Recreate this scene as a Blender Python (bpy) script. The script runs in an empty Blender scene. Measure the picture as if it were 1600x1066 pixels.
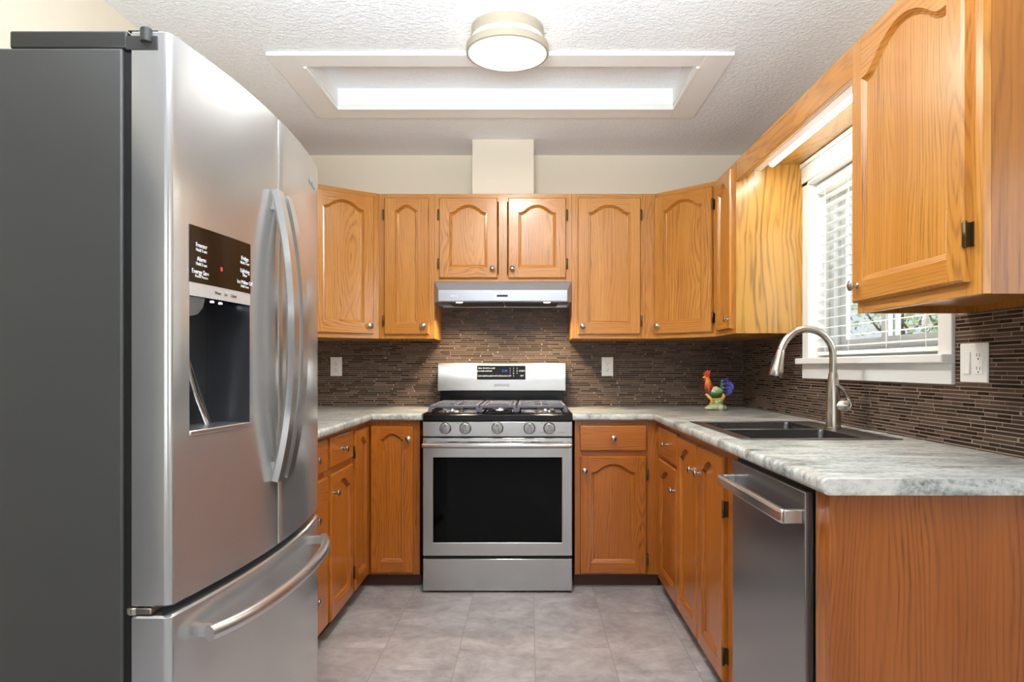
import bpy, bmesh, math, random
from mathutils import Vector, Matrix
random.seed(7)
PI = math.pi
C = bpy.context.scene.collection
SC = bpy.context.scene

# ------------------------------------------------------------------ camera
CAMH = 1.145
cam_data = bpy.data.cameras.new('camera')
cam = bpy.data.objects.new('camera', cam_data); C.objects.link(cam)
cam.location = (0, 0, CAMH); cam.rotation_euler = (PI/2, 0, 0)
cam_data.sensor_width = 36; cam_data.lens = 24.0
cam_data.shift_x = -27/1600; cam_data.shift_y = 40/1600
cam_data.clip_start = 0.05
SC.camera = cam

# ------------------------------------------------------------------ colour management, world, large lights
SC.view_settings.view_transform = 'Standard'
SC.view_settings.look = 'None'
SC.view_settings.gamma = 1
SC.view_settings.use_curve_mapping = False
SC.view_settings.exposure = 0.58

world = bpy.data.worlds.new('sky'); SC.world = world
world.use_nodes = True
bg = world.node_tree.nodes['Background']
bg.inputs[0].default_value = (0.90, 0.95, 1.0, 1); bg.inputs[1].default_value = 0.64

def area(name, loc, rot, sx, sy, power, col=(1, 1, 1), spread=PI):
    l = bpy.data.lights.new(name, 'AREA'); l.shape = 'RECTANGLE'; l.size = sx; l.size_y = sy
    l.energy = power; l.color = col; l.spread = spread
    o = bpy.data.objects.new(name, l); C.objects.link(o); o.location = loc; o.rotation_euler = rot
    return o
# daylight entering by the patio window in the wall behind the camera and by the dining-area window on the right
area('daylight_rear', (-0.1, -2.62, 1.35), (PI/2, 0, 0), 2.3, 1.9, 13, (0.94, 0.975, 1.0))
area('daylight_side', (2.33, -0.6, 1.45), (PI/2, 0, PI/2), 1.7, 1.3, 12, (0.94, 0.975, 1.0))
# added fill light by the camera, bounced off the ceiling like a flash
area('added_bounce_fill', (-0.1, 0.15, 1.5), (PI-0.62, 0, 0), 0.6, 0.6, 56, (0.87, 0.95, 1.0), math.radians(105))
# daylight entering by the kitchen window
area('daylight_kitchen', (2.05, 2.05, 1.85), (PI/2-0.12, 0, math.radians(38)), 1.1, 0.9, 13, (0.93, 0.97, 1.0))

# sun on the garden, coming over the roof
sl = bpy.data.lights.new('sun', 'SUN'); sl.energy = 3.2; sl.angle = 0.02; sl.color = (1.0, 0.97, 0.92)
so = bpy.data.objects.new('sun', sl); C.objects.link(so); so.rotation_euler = (0.0, -math.radians(27), math.radians(-8)); so.location = (0, 0, 8)

# ------------------------------------------------------------------ helpers
def lin(h):
    h = h.lstrip('#'); v = []
    for i in (0, 2, 4):
        c = int(h[i:i+2], 16)/255
        v.append(c/12.92 if c <= 0.04045 else ((c+0.055)/1.055)**2.4)
    return (*v, 1)

class NT:
    """small node-tree helper"""
    def __init__(s, name):
        s.m = bpy.data.materials.new(name); s.m.use_nodes = True
        s.t = s.m.node_tree; s.n = s.t.nodes; s.b = s.n['Principled BSDF']; s.out = s.n['Material Output']
    def node(s, typ, **kw):
        x = s.n.new(typ)
        for k, v in kw.items(): setattr(x, k, v)
        return x
    def link(s, a, b): s.t.links.new(a, b)
    def put(s, v, sock):
        if v is None: return
        if hasattr(v, 'links'): s.link(v, sock)
        else: sock.default_value = v
    def math(s, op, a, b=None, c=None):
        x = s.node('ShaderNodeMath', operation=op)
        s.put(a, x.inputs[0]); s.put(b, x.inputs[1])
        if c is not None: s.put(c, x.inputs[2])
        return x.outputs[0]
    def comb(s, x=0, y=0, z=0):
        c = s.node('ShaderNodeCombineXYZ'); s.put(x, c.inputs[0]); s.put(y, c.inputs[1]); s.put(z, c.inputs[2]); return c.outputs[0]
    def sep(s, v):
        c = s.node('ShaderNodeSeparateXYZ'); s.link(v, c.inputs[0]); return c.outputs
    def noise(s, v, scale, detail=2, rough=0.5, dist=0):
        x = s.node('ShaderNodeTexNoise'); s.link(v, x.inputs['Vector']); x.inputs['Scale'].default_value = scale
        x.inputs['Detail'].default_value = detail; x.inputs['Roughness'].default_value = rough; x.inputs['Distortion'].default_value = dist
        return x.outputs[0]
    def white(s, v):
        x = s.node('ShaderNodeTexWhiteNoise', noise_dimensions='3D'); s.link(v, x.inputs['Vector']); return x.outputs[0]
    def mix(s, f, a, b, blend='MIX'):
        x = s.node('ShaderNodeMix', data_type='RGBA', blend_type=blend)
        s.put(f, x.inputs[0]); s.put(a, x.inputs[6]); s.put(b, x.inputs[7]); return x.outputs[2]
    def ramp(s, f, stops):
        x = s.node('ShaderNodeValToRGB'); s.put(f, x.inputs[0]); e = x.color_ramp.elements
        while len(e) < len(stops): e.new(0.5)
        for el, (p, c) in zip(e, stops): el.position = p; el.color = c
        return x.outputs[0]
    def mapr(s, v, a, b, c=0.0, d=1.0):
        x = s.node('ShaderNodeMapRange'); s.link(v, x.inputs[0])
        for i, q in enumerate((a, b, c, d)): x.inputs[i+1].default_value = q
        return x.outputs[0]
    def bump(s, h, strength=0.3, dist=0.001):
        x = s.node('ShaderNodeBump'); s.link(h, x.inputs['Height']); x.inputs['Strength'].default_value = strength
        x.inputs['Distance'].default_value = dist; s.link(x.outputs[0], s.b.inputs['Normal']); return x
    def coord(s, kind='Object'):
        return s.node('ShaderNodeTexCoord').outputs[kind]

def plain(name, col, rough=0.5, metal=0, spec=0.5, coat=0, emit=None, es=0):
    t = NT(name); b = t.b
    b.inputs['Base Color'].default_value = lin(col) if isinstance(col, str) else col
    b.inputs['Roughness'].default_value = rough; b.inputs['Metallic'].default_value = metal
    b.inputs['Specular IOR Level'].default_value = spec; b.inputs['Coat Weight'].default_value = coat
    if emit is not None:
        b.inputs['Emission Color'].default_value = lin(emit); b.inputs['Emission Strength'].default_value = es
    return t.m

def oak(name, along, light, mid, dark, freq=75, contrast=1.0, rw=0.36, pw=0.62, tilt=0.16):
    """varnished oak; along = axis letter of the grain in the thing's own frame"""
    t = NT(name)
    co = t.coord('Object'); rnd = t.node('ShaderNodeObjectInfo').outputs['Random']
    x, y, z = t.sep(co)
    if along == 'x': x, z = z, x
    if along == 'y': y, z = z, y
    ox = t.math('MULTIPLY_ADD', rnd, 0.7, -0.55)
    oz = t.math('MULTIPLY', rnd, 37.0)
    a = t.math('ADD', x, ox)
    g = t.math('ADD', z, oz)
    warpv = t.comb(t.math('MULTIPLY', a, 5.0), t.math('MULTIPLY', y, 5.0), t.math('MULTIPLY', g, 0.8))
    n1 = t.noise(warpv, 1.0, 2, 0.5)
    n2 = t.noise(t.comb(t.math('MULTIPLY', a, 22.0), t.math('MULTIPLY', y, 22.0), t.math('MULTIPLY', g, 2.0)), 1.0, 2, 0.6)
    a2 = t.math('ADD', a, t.math('MULTIPLY_ADD', n1, 0.16, -0.08))
    # tilted log: slow change of depth along the grain opens the rings into cathedrals
    zz = t.math('PINGPONG', g, 0.55)
    dpt = t.math('ADD', t.math('MULTIPLY_ADD', zz, tilt, -0.035), y)
    r = t.math('SQRT', t.math('ADD', t.math('MULTIPLY', a2, a2), t.math('MULTIPLY', dpt, dpt)))
    r = t.math('ADD', r, t.math('MULTIPLY', n2, 0.030))
    ring = t.math('MULTIPLY_ADD', t.math('SINE', t.math('MULTIPLY', r, freq*2*PI)), 0.5, 0.5)
    ring = t.math('POWER', ring, 2.6)
    fade = t.mapr(t.noise(t.comb(t.math('MULTIPLY', a, 14.0), t.math('MULTIPLY', y, 14.0), t.math('MULTIPLY', g, 1.5)), 1.0, 2, 0.5), 0.35, 0.65, 0.35, 1.0)
    ring = t.math('MULTIPLY', ring, fade)
    pores = t.noise(t.comb(t.math('MULTIPLY', a, 260.0), t.math('MULTIPLY', y, 260.0), t.math('MULTIPLY', g, 7.0)), 1.0, 4, 0.65)
    pores = t.mapr(pores, 0.46, 0.66)
    pr = t.math('MULTIPLY', pores, t.math('MULTIPLY_ADD', ring, 0.75, 0.25))
    broad = t.noise(t.comb(t.math('MULTIPLY', a, 9.0), t.math('MULTIPLY', y, 9.0), t.math('MULTIPLY', g, 0.8)), 1.0, 3, 0.55)
    base = t.mix(t.mapr(broad, 0.32, 0.68), lin(light), lin(mid))
    fac = t.math('ADD', t.math('MULTIPLY', ring, rw*contrast), t.math('MULTIPLY', pr, pw*contrast))
    t.link(t.mix(fac, base, lin(dark)), t.b.inputs['Base Color'])
    t.b.inputs['Roughness'].default_value = 0.30
    t.b.inputs['Coat Weight'].default_value = 0.35; t.b.inputs['Coat Roughness'].default_value = 0.16
    t.bump(t.math('SUBTRACT', 1.0, pr), 0.12, 0.0006)
    return t.m

def steel(name, col, rough, along, amount=0.05, metal=1.0, wavy=0):
    """brushed steel; along = axis letter of the brushing"""
    t = NT(name)
    x, y, z = t.sep(t.coord('Object'))
    s = {'x': (2, 300, 300), 'y': (300, 2, 300), 'z': (300, 300, 2)}[along]
    v = t.comb(t.math('MULTIPLY', x, s[0]), t.math('MULTIPLY', y, s[1]), t.math('MULTIPLY', z, s[2]))
    n = t.noise(v, 1.0, 2, 0.6)
    c = lin(col); k0 = 1-amount; k1 = 1+amount
    t.link(t.mix(n, (c[0]*k0, c[1]*k0, c[2]*k0, 1), (c[0]*k1, c[1]*k1, c[2]*k1, 1)), t.b.inputs['Base Color'])
    smudge = t.noise(t.coord('Object'), 5.0, 3, 0.6)
    rr = t.math('ADD', t.math('MULTIPLY', n, 0.03 if amount else 0.0), t.math('MULTIPLY_ADD', smudge, 0.05, rough-0.04))
    t.link(rr, t.b.inputs['Roughness'])
    t.b.inputs['Metallic'].default_value = metal
    if wavy: t.bump(t.noise(t.coord('Object'), 2.2, 1, 0.4), wavy, 0.02)
    return t.m

class MB:
    """collects shapes in one bmesh; build() links them as ONE mesh object"""
    def __init__(s): s.bm = bmesh.new(); s.mi = 0; s.smooth = False
    def face(s, vs):
        try:
            f = s.bm.faces.new(vs); f.material_index = s.mi; f.smooth = s.smooth; return f
        except ValueError: return None
    def poly(s, pts): return s.face([s.bm.verts.new(p) for p in pts])
    def box(s, x0, x1, y0, y1, z0, z1):
        v = [s.bm.verts.new((x, y, z)) for x in (x0, x1) for y in (y0, y1) for z in (z0, z1)]
        for q in ((0,1,3,2),(4,6,7,5),(0,4,5,1),(2,3,7,6),(0,2,6,4),(1,5,7,3)): s.face([v[i] for i in q])
        return s
    def prism(s, pts, lo, hi, axis='z'):
        """polygon swept along an axis: pts are (x,y) for z, (y,z) for x, (x,z) for y"""
        def P(p, h): return {'z': (p[0], p[1], h), 'x': (h, p[0], p[1]), 'y': (p[0], h, p[1])}[axis]
        a = [s.bm.verts.new(P(p, lo)) for p in pts]; b = [s.bm.verts.new(P(p, hi)) for p in pts]
        n = len(pts); sm = s.smooth
        for i in range(n): s.face([a[i], a[(i+1) % n], b[(i+1) % n], b[i]])
        s.smooth = False; s.face(a[::-1]); s.face(b); s.smooth = sm
        return s
    def rings(s, loops, closed=True, cap=True):
        vl = [[s.bm.verts.new(p) for p in L] for L in loops]; n = len(vl[0])
        for A, B in zip(vl, vl[1:]):
            for i in range(n if closed else n-1): s.face([A[i], A[(i+1) % n], B[(i+1) % n], B[i]])
        if cap: s.face(vl[0][::-1]); s.face(vl[-1])
        return s
    def sweep(s, pts, rad, seg=12, flat=(1, 1), up=None, cap=True):
        pts = [Vector(p) for p in pts]; n = len(pts)
        if not hasattr(rad, '__len__'): rad = [rad]*n
        T = [(pts[min(i+1, n-1)]-pts[max(i-1, 0)]).normalized() for i in range(n)]
        u = Vector(up) if up else (Vector((0, 0, 1)) if abs(T[0].z) < 0.9 else Vector((1, 0, 0)))
        loops = []
        for p, t, r in zip(pts, T, rad):
            u = (u-t*u.dot(t)).normalized(); w = t.cross(u)
            loops.append([p+u*(r*flat[0]*math.cos(2*PI*k/seg))+w*(r*flat[1]*math.sin(2*PI*k/seg)) for k in range(seg)])
        s.smooth = True; s.rings(loops, cap=cap); s.smooth = False
        return s
    def profile(s, pts, prof, vdir):
        """prof (u,v): v along the fixed vdir, u along the in-plane normal"""
        pts = [Vector(p) for p in pts]; n = len(pts); vd = Vector(vdir)
        loops = []
        for i, p in enumerate(pts):
            t = (pts[min(i+1, n-1)]-pts[max(i-1, 0)]).normalized(); u = vd.cross(t).normalized()
            loops.append([p+u*a+vd*b for a, b in prof])
        return s.rings(loops)
    def lathe(s, prof, org=(0, 0, 0), axis='z', seg=24):
        """prof: (radius, height)"""
        o = Vector(org); loops = []
        for r, h in prof:
            L = []
            for k in range(seg):
                c, d = r*math.cos(2*PI*k/seg), r*math.sin(2*PI*k/seg)
                L.append(o+Vector({'z': (c, d, h), 'y': (c, -h, d), 'x': (h, c, d), '-x': (-h, c, d)}[axis]))
            loops.append(L)
        s.smooth = True; s.rings(loops); s.smooth = False
        return s
    def ball(s, c, r, sub=3, scale=(1, 1, 1), rot=None):
        m = Matrix.Translation(c) @ (rot.to_4x4() if rot else Matrix()) @ Matrix.Diagonal((*[r*q for q in scale], 1))
        x = bmesh.ops.create_icosphere(s.bm, subdivisions=sub, radius=1, matrix=m)
        for v in x['verts']:
            for f in v.link_faces: f.smooth = True; f.material_index = s.mi
        return s
    def build(s, name, mats, parent=None, loc=None, rotz=0, bevel=0, seg=2, sharp=35):
        bmesh.ops.recalc_face_normals(s.bm, faces=s.bm.faces)
        me = bpy.data.meshes.new(name); s.bm.to_mesh(me); s.bm.free()
        for m in (mats if isinstance(mats, (list, tuple)) else [mats]): me.materials.append(m)
        me.set_sharp_from_angle(angle=math.radians(sharp))
        o = bpy.data.objects.new(name, me); C.objects.link(o)
        if parent: o.parent = parent
        if loc: o.location = loc
        o.rotation_euler.z = rotz
        if bevel:
            md = o.modifiers.new('edge', 'BEVEL'); md.width = bevel; md.segments = seg; md.limit_method = 'ANGLE'; md.angle_limit = math.radians(40)
        return o

def tag(o, label, cat, group=None):
    o['label'] = label; o['category'] = cat
    if group: o['group'] = group
    return o
def thing(name, label, cat, loc=(0, 0, 0), rotz=0, group=None):
    o = bpy.data.objects.new(name, None); C.objects.link(o); o.location = loc; o.rotation_euler.z = rotz
    o.empty_display_size = 0.1
    return tag(o, label, cat, group)
def struct(o): o['kind'] = 'structure'; return o
def text(name, lines, mat, parent, size, rot, extrude=0.0004):
    """lines: [(string, (x,y,z))], all in one mesh"""
    bm = bmesh.new()
    for body, loc, sz in [(l[0], l[1], l[2] if len(l) > 2 else size) for l in lines]:
        cu = bpy.data.curves.new('lettering', 'FONT'); cu.body = body; cu.size = sz; cu.align_x = 'CENTER'; cu.align_y = 'CENTER'; cu.extrude = extrude
        ob = bpy.data.objects.new('lettering', cu); C.objects.link(ob)
        me = bpy.data.meshes.new_from_object(ob.evaluated_get(bpy.context.evaluated_depsgraph_get()))
        me.transform(Matrix.Translation(loc) @ rot.to_4x4()); bm.from_mesh(me)
        bpy.data.objects.remove(ob); bpy.data.curves.remove(cu); bpy.data.meshes.remove(me)
    me = bpy.data.meshes.new(name); bm.to_mesh(me); bm.free(); me.materials.append(mat)
    o = bpy.data.objects.new(name, me); C.objects.link(o); o.parent = parent
    return o
from mathutils import Euler
R_FRONT = Euler((PI/2, 0, 0)).to_matrix()          # lettering read by someone looking along +Y
R_XPOS = Euler((PI/2, 0, PI/2)).to_matrix()        # lettering on a face looking along +X

# ------------------------------------------------------------------ materials
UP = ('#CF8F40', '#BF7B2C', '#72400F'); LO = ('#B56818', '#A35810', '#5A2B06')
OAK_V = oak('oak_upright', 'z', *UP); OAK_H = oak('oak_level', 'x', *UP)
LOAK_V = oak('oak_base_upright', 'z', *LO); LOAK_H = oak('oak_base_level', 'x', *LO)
OAK_SIDE = oak('oak_side', 'z', '#AC6C26', '#9C5C1C', '#5E320C', freq=60, rw=0.3, tilt=0.03)
VENEER = oak('oak_veneer', 'z', '#BC8A38', '#AE7C2C', '#70480F', freq=62, rw=0.75, pw=0.35, tilt=0.12)
LVENEER = oak('oak_base_veneer', 'z', '#A45C20', '#944E18', '#52270B', freq=78, rw=0.36, pw=0.5)
DARKTOE = plain('toe_board', '#4A2410', 0.5)
NICKEL = plain('brushed_nickel', '#B4AFA8', 0.28, 1)
NICKEL_DARK = plain('nickel_recess', '#6E6A66', 0.35, 1)
BRONZE = plain('antique_bronze', '#5C4A2E', 0.4, 0.85)
STEEL_F = steel('fridge_steel', '#C2C2C2', 0.22, 'y', 0.0, 0.8, 0.35)
STEEL_X = steel('range_steel', '#B0AFAD', 0.25, 'x', 0.03, 0.9, 0.25)
STEEL_H = steel('hood_steel', '#B4B8BE', 0.30, 'x', 0.03, 0.7)
STEEL_DW = steel('dishwasher_steel', '#98989A', 0.24, 'y', 0.03, 0.9)
HANDLE = plain('handle_steel', '#D0CFCD', 0.24, 0.92)
KNOBST = plain('knob_steel', '#94928F', 0.3, 0.9)
STRIPM = plain('dispenser_strip_grey', '#C4C2BF', 0.3, 0.3)
CHROME = plain('chrome', '#CFCFCF', 0.12, 1)
SINKST = steel('sink_steel', '#8E8C8A', 0.30, 'y', 0.05)
BOWL_SHADED = steel('sink_bowl_shaded_steel', '#5C5C5E', 0.28, 'y', 0.03)  # darker copy of the sink steel; shade inside the bowls put into the colour
FAUCET = plain('faucet_nickel', '#BFB8AD', 0.27, 1)
FR_SIDE = plain('fridge_side_grey', '#464543', 0.5, 0.1)
FR_HINGE = plain('fridge_hinge_grey', '#2A2927', 0.45)
BLACK = plain('black_plastic', '#0B0B0B', 0.4)
GAP = plain('black_gasket', '#060606', 0.7)
ENAMEL = plain('black_enamel', '#040405', 0.2, spec=0.25)
IRON = plain('cast_iron', '#62626C', 0.42, 0.1)
GLOSSBLACK = plain('black_glass', '#080808', 0.1, spec=0.2)
DISP_WOOD = plain('display_black', '#15110F', 0.10, spec=0.35)
WHITE_INK = plain('white_ink', '#E8E8E8', 0.5)
GREY_INK = plain('grey_ink', '#4A4848', 0.4)
RED_LED = plain('red_led', '#C02020', 0.4, emit='#FF2020', es=1.0)
BLUE_LED = plain('blue_led', '#3050A0', 0.4, emit='#4A78FF', es=0.5)
WHITE_LED = plain('white_led', '#FFFFFF', 0.4, emit='#E8F0FF', es=9.0)
RECESS = plain('dispenser_dark', '#4A4B4E', 0.22, 0.6)
WHITE = plain('white_paint', '#EDEDEB', 0.42)
WHITE_P = plain('white_plastic', '#F2F2EF', 0.3)
SLOT = plain('slot_dark', '#2A2826', 0.6)
VINYL = plain('white_vinyl', '#EFF1F1', 0.3)
BLIND = plain('blind_white', '#F4F5F3', 0.4)
DIFF = plain('lamp_diffuser', '#A8A8A6', 0.4, emit='#FFFDF8', es=0.54)
GLOW = plain('lamp_glow_band', '#FFFFFF', 0.4, emit='#FFF4E0', es=4.0)
RINGM = plain('lamp_ring', '#A69C89', 0.4)
TUBE = plain('light_tube', '#FFFFFF', 0.4, emit='#FFF8EA', es=9.0)
HOODLED = plain('hood_lamp', '#FFFFFF', 0.4, emit='#FFF2DC', es=6.0)

def m_wall():
    t = NT('wall_cream_paint'); n = t.noise(t.coord('Object'), 160, 3, 0.6)
    t.b.inputs['Base Color'].default_value = lin('#EDE2CE'); t.b.inputs['Roughness'].default_value = 0.7
    t.bump(n, 0.08, 0.001); return t.m
WALL = m_wall()
CHASE = plain('chase_paint', '#E4D8C6', 0.65)
def m_ceiling(name, strength):
    t = NT(name); v = t.coord('Object')
    n = t.noise(v, 62, 3, 0.6); n = t.mapr(n, 0.45, 0.62)
    n2 = t.noise(v, 170, 2, 0.6)
    t.b.inputs['Base Color'].default_value = lin('#F1F3F6'); t.b.inputs['Roughness'].default_value = 0.8
    t.bump(t.math('ADD', n, t.math('MULTIPLY', n2, 0.3)), strength, 0.004); return t.m
CEIL = m_ceiling('stippled_ceiling', 0.55)
def m_floor():
    """12 by 24 vinyl tiles, long side away from the camera, a third stagger per column"""
    t = NT('grey_floor_tile'); co = t.coord('Object'); x, y, z = t.sep(co)
    W, L = 0.305, 0.61
    cx = t.math('DIVIDE', t.math('ADD', x, 10*W-0.022), W); col = t.math('FLOOR', cx)
    fy = t.math('ADD', t.math('DIVIDE', t.math('ADD', y, 20*L-2.98), L), t.math('MULTIPLY', col, 0.3333)); row = t.math('FLOOR', fy)
    fx = t.math('FRACT', cx); ff = t.math('FRACT', fy)
    dx = t.math('MULTIPLY', t.math('MINIMUM', fx, t.math('SUBTRACT', 1.0, fx)), W)
    dy = t.math('MULTIPLY', t.math('MINIMUM', ff, t.math('SUBTRACT', 1.0, ff)), L)
    gx = t.mapr(dx, 0.0010, 0.0026, 1.0, 0.0); gy = t.math('MULTIPLY', t.mapr(dy, 0.0008, 0.0022, 1.0, 0.0), 0.7)
    g = t.math('MAXIMUM', gx, gy)
    rnd = t.white(t.comb(col, row, 0.0))
    v2 = t.node('ShaderNodeVectorMath', operation='ADD'); t.link(co, v2.inputs[0]); t.link(t.comb(t.math('MULTIPLY', rnd, 9.0), row, 0.0), v2.inputs[1])
    n1 = t.noise(v2.outputs[0], 5.0, 5, 0.62, 0.8); n2 = t.noise(v2.outputs[0], 22, 4, 0.6, 0.5)
    mixv = t.math('ADD', t.math('MULTIPLY', n1, 0.65), t.math('MULTIPLY', n2, 0.35))
    c = t.ramp(mixv, [(0.36, lin('#857E7D')), (0.50, lin('#9C9695')), (0.60, lin('#ABA5A4')), (0.70, lin('#BDB8B6'))])
    c = t.mix(t.math('MULTIPLY', rnd, 0.16), c, lin('#8E8079'))
    t.link(t.mix(t.math('MULTIPLY', g, 0.85), c, lin('#857D79')), t.b.inputs['Base Color'])
    t.b.inputs['Roughness'].default_value = 0.38
    t.bump(t.math('SUBTRACT', t.math('MULTIPLY', n2, 0.3), g), 0.2, 0.001)
    return t.m
FLOOR = m_floor()
def m_mosaic(name, axis):
    """thin glass strip mosaic; axis = the level direction of the wall it covers"""
    t = NT(name); x, y, z = t.sep(t.coord('Object'))
    h = x if axis == 'x' else y
    H = 0.0118
    rz = t.math('DIVIDE', z, H); row = t.math('FLOOR', rz); fz = t.math('FRACT', rz)
    r1 = t.white(t.comb(row, 3.0, 1.0)); r2 = t.white(t.comb(row, 8.0, 2.0))
    u = t.math('ADD', t.math('MULTIPLY', h, t.math('MULTIPLY_ADD', r2, 5.0, 8.5)), t.math('MULTIPLY', r1, 31.0))
    u = t.math('ADD', u, t.math('MULTIPLY', t.math('SINE', t.math('MULTIPLY_ADD', u, 2.3, t.math('MULTIPLY', r2, 6.0))), 0.33))
    cell = t.math('FLOOR', u); fu = t.math('FRACT', u)
    du = t.math('MULTIPLY', t.math('MINIMUM', fu, t.math('SUBTRACT', 1.0, fu)), 0.095)
    dz = t.math('MULTIPLY', t.math('MINIMUM', fz, t.math('SUBTRACT', 1.0, fz)), H)
    g = t.math('MAXIMUM', t.mapr(du, 0.0008, 0.0015, 1.0, 0.0), t.mapr(dz, 0.0009, 0.0016, 1.0, 0.0))
    rnd = t.white(t.comb(cell, row, 5.0))
    tile = t.ramp(rnd, [(0.0, lin('#21160F')), (0.25, lin('#33251C')), (0.6, lin('#44342A')), (1.0, lin('#5A493E'))])
    t.link(t.mix(g, tile, lin('#9A8878')), t.b.inputs['Base Color'])
    t.link(t.math('MULTIPLY_ADD', g, 0.5, t.math('MULTIPLY_ADD', rnd, 0.16, 0.22)), t.b.inputs['Roughness'])
    t.b.inputs['Specular IOR Level'].default_value = 0.25
    t.bump(t.math('SUBTRACT', t.math('MULTIPLY', rnd, 0.5), g), 0.5, 0.0015)
    return t.m
MOS_X = m_mosaic('mosaic_back', 'x'); MOS_Y = m_mosaic('mosaic_right', 'y')
def m_laminate():
    t = NT('granite_laminate'); co = t.coord('Object'); x, y, z = t.sep(co)
    v = t.comb(t.math('MULTIPLY', x, 0.55), t.math('MULTIPLY', y, 1.6), z)
    n1 = t.noise(v, 9, 6, 0.68, 1.2); n2 = t.noise(co, 60, 4, 0.7, 0.4); n3 = t.noise(co, 3.0, 3, 0.5)
    m = t.math('ADD', t.math('MULTIPLY', n1, 0.62), t.math('MULTIPLY', n2, 0.38))
    c = t.ramp(m, [(0.37, lin('#555B58')), (0.44, lin('#878B87')), (0.51, lin('#B4B6B1')), (0.60, lin('#CFCEC8'))])
    c = t.mix(t.mapr(n3, 0.45, 0.65, 0.0, 0.22), c, lin('#B5A596'))
    t.link(c, t.b.inputs['Base Color']); t.b.inputs['Roughness'].default_value = 0.30
    return t.m
LAM = m_laminate()
def m_glass(name, tint, gloss):
    t = NT(name); t.n.remove(t.b)
    tr = t.node('ShaderNodeBsdfTransparent'); tr.inputs[0].default_value = tint
    gl = t.node('ShaderNodeBsdfGlossy'); gl.inputs['Roughness'].default_value = 0.03
    fr = t.node('ShaderNodeFresnel'); fr.inputs[0].default_value = 1.45
    mx = t.node('ShaderNodeMixShader'); bf = t.node('ShaderNodeNewGeometry').outputs['Backfacing']
    t.link(t.math('MULTIPLY', t.math('MULTIPLY', fr.outputs[0], gloss), t.math('SUBTRACT', 1.0, bf)), mx.inputs[0])
    t.link(tr.outputs[0], mx.inputs[1]); t.link(gl.outputs[0], mx.inputs[2]); t.link(mx.outputs[0], t.out.inputs[0])
    return t.m
PANE = m_glass('window_glass', (0.95, 0.97, 0.97, 1), 1.0)
OVENGLASS = m_glass('oven_glass', (0.10, 0.095, 0.09, 1), 0.4)

# ------------------------------------------------------------------ room
XL, XR, YB, YR, ZC = -1.49, 1.305, 4.15, -2.7, CAMH+1.285
XR2, YC = 2.4, 1.2          # past the cabinets the room opens to the right

def slab_cells(mb, us, vs, solid, lo, hi, axis):
    """plate with holes built of cells; axis = thickness axis"""
    for a, b in zip(us, us[1:]):
        for c, d in zip(vs, vs[1:]):
            if solid((a+b)/2, (c+d)/2):
                if axis == 'x': mb.box(lo, hi, a, b, c, d)
                elif axis == 'y': mb.box(a, b, lo, hi, c, d)
                else: mb.box(a, b, c, d, lo, hi)
    return mb

struct(MB().box(XL-0.12, XR2+0.12, YR-0.12, YB+0.12, -0.08, 0).build('floor', FLOOR))
CX0, CX1, CY0, CY1 = -0.944, 0.709, 2.887, 3.355
cb = MB()
slab_cells(cb, [XL-0.12, CX0, CX1, XR+0.15, XR2+0.12], [YR-0.12, YC+0.12, CY0, CY1, YB+0.12], lambda u, v: not (CX0 < u < CX1 and CY0 < v < CY1) and not (u > XR+0.15 and v > YC+0.12), ZC, ZC+0.06, 'z')
struct(cb.build('ceiling', CEIL))
rb = MB(); T = 0.012; ZT = ZC+0.080
for q in ((CX0-T, CX0, CY0-T, CY1+T), (CX1, CX1+T, CY0-T, CY1+T), (CX0, CX1, CY0-T, CY0), (CX0, CX1, CY1, CY1+T)): rb.box(*q, ZC+0.0602, ZT)
# liner of the ceiling recess, then the board frame round it
ln = MB()
for q in ((CX0, CX0+0.006, CY0, CY1), (CX1-0.006, CX1, CY0, CY1), (CX0+0.006, CX1-0.006, CY0, CY0+0.006), (CX0+0.006, CX1-0.006, CY1-0.006, CY1)): ln.box(*q, ZC-0.001, ZT)
struct(ln.build('trim_2', WHITE)); struct(rb.build('trim_3', WHITE))
struct(MB().box(CX0-T, CX1+T, CY0-T, CY1+T, ZT, ZT+0.02).build('ceiling_recess', CEIL))
fr = MB(); F = 0.012; W = 0.155
for q in ((-1.075, CX0-F, 2.782, CY1+0.13), (CX1+F, 0.838, 2.782, CY1+0.13), (CX0-F, CX1+F, 2.782, CY0+0.002), (CX0-F, CX1+F, CY1+F, CY1+0.13)): fr.box(*q, ZC-0.016, ZC-0.0002)
for q in ((CX0-F, CX0+0.002, CY0+0.0022, CY1+F), (CX1-0.002, CX1+F, CY0+0.0022, CY1+F), (CX0+0.002, CX1-0.002, CY1-0.002, CY1+F)): fr.box(*q, ZC-0.022, ZC-0.0002)
struct(fr.build('trim_1', WHITE, bevel=0.0015))

struct(MB().box(XL-0.12, XR+0.12, YB, YB+0.12, 0, ZC).build('wall_back', WALL))
wl = MB(); slab_cells(wl, [YR, -1.3, 0.75, YB], [0, 2.1, ZC], lambda u, v: not (-1.3 < u < 0.75 and v < 2.1), XL-0.12, XL, 'x')
struct(wl.build('wall_left', WALL))
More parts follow.
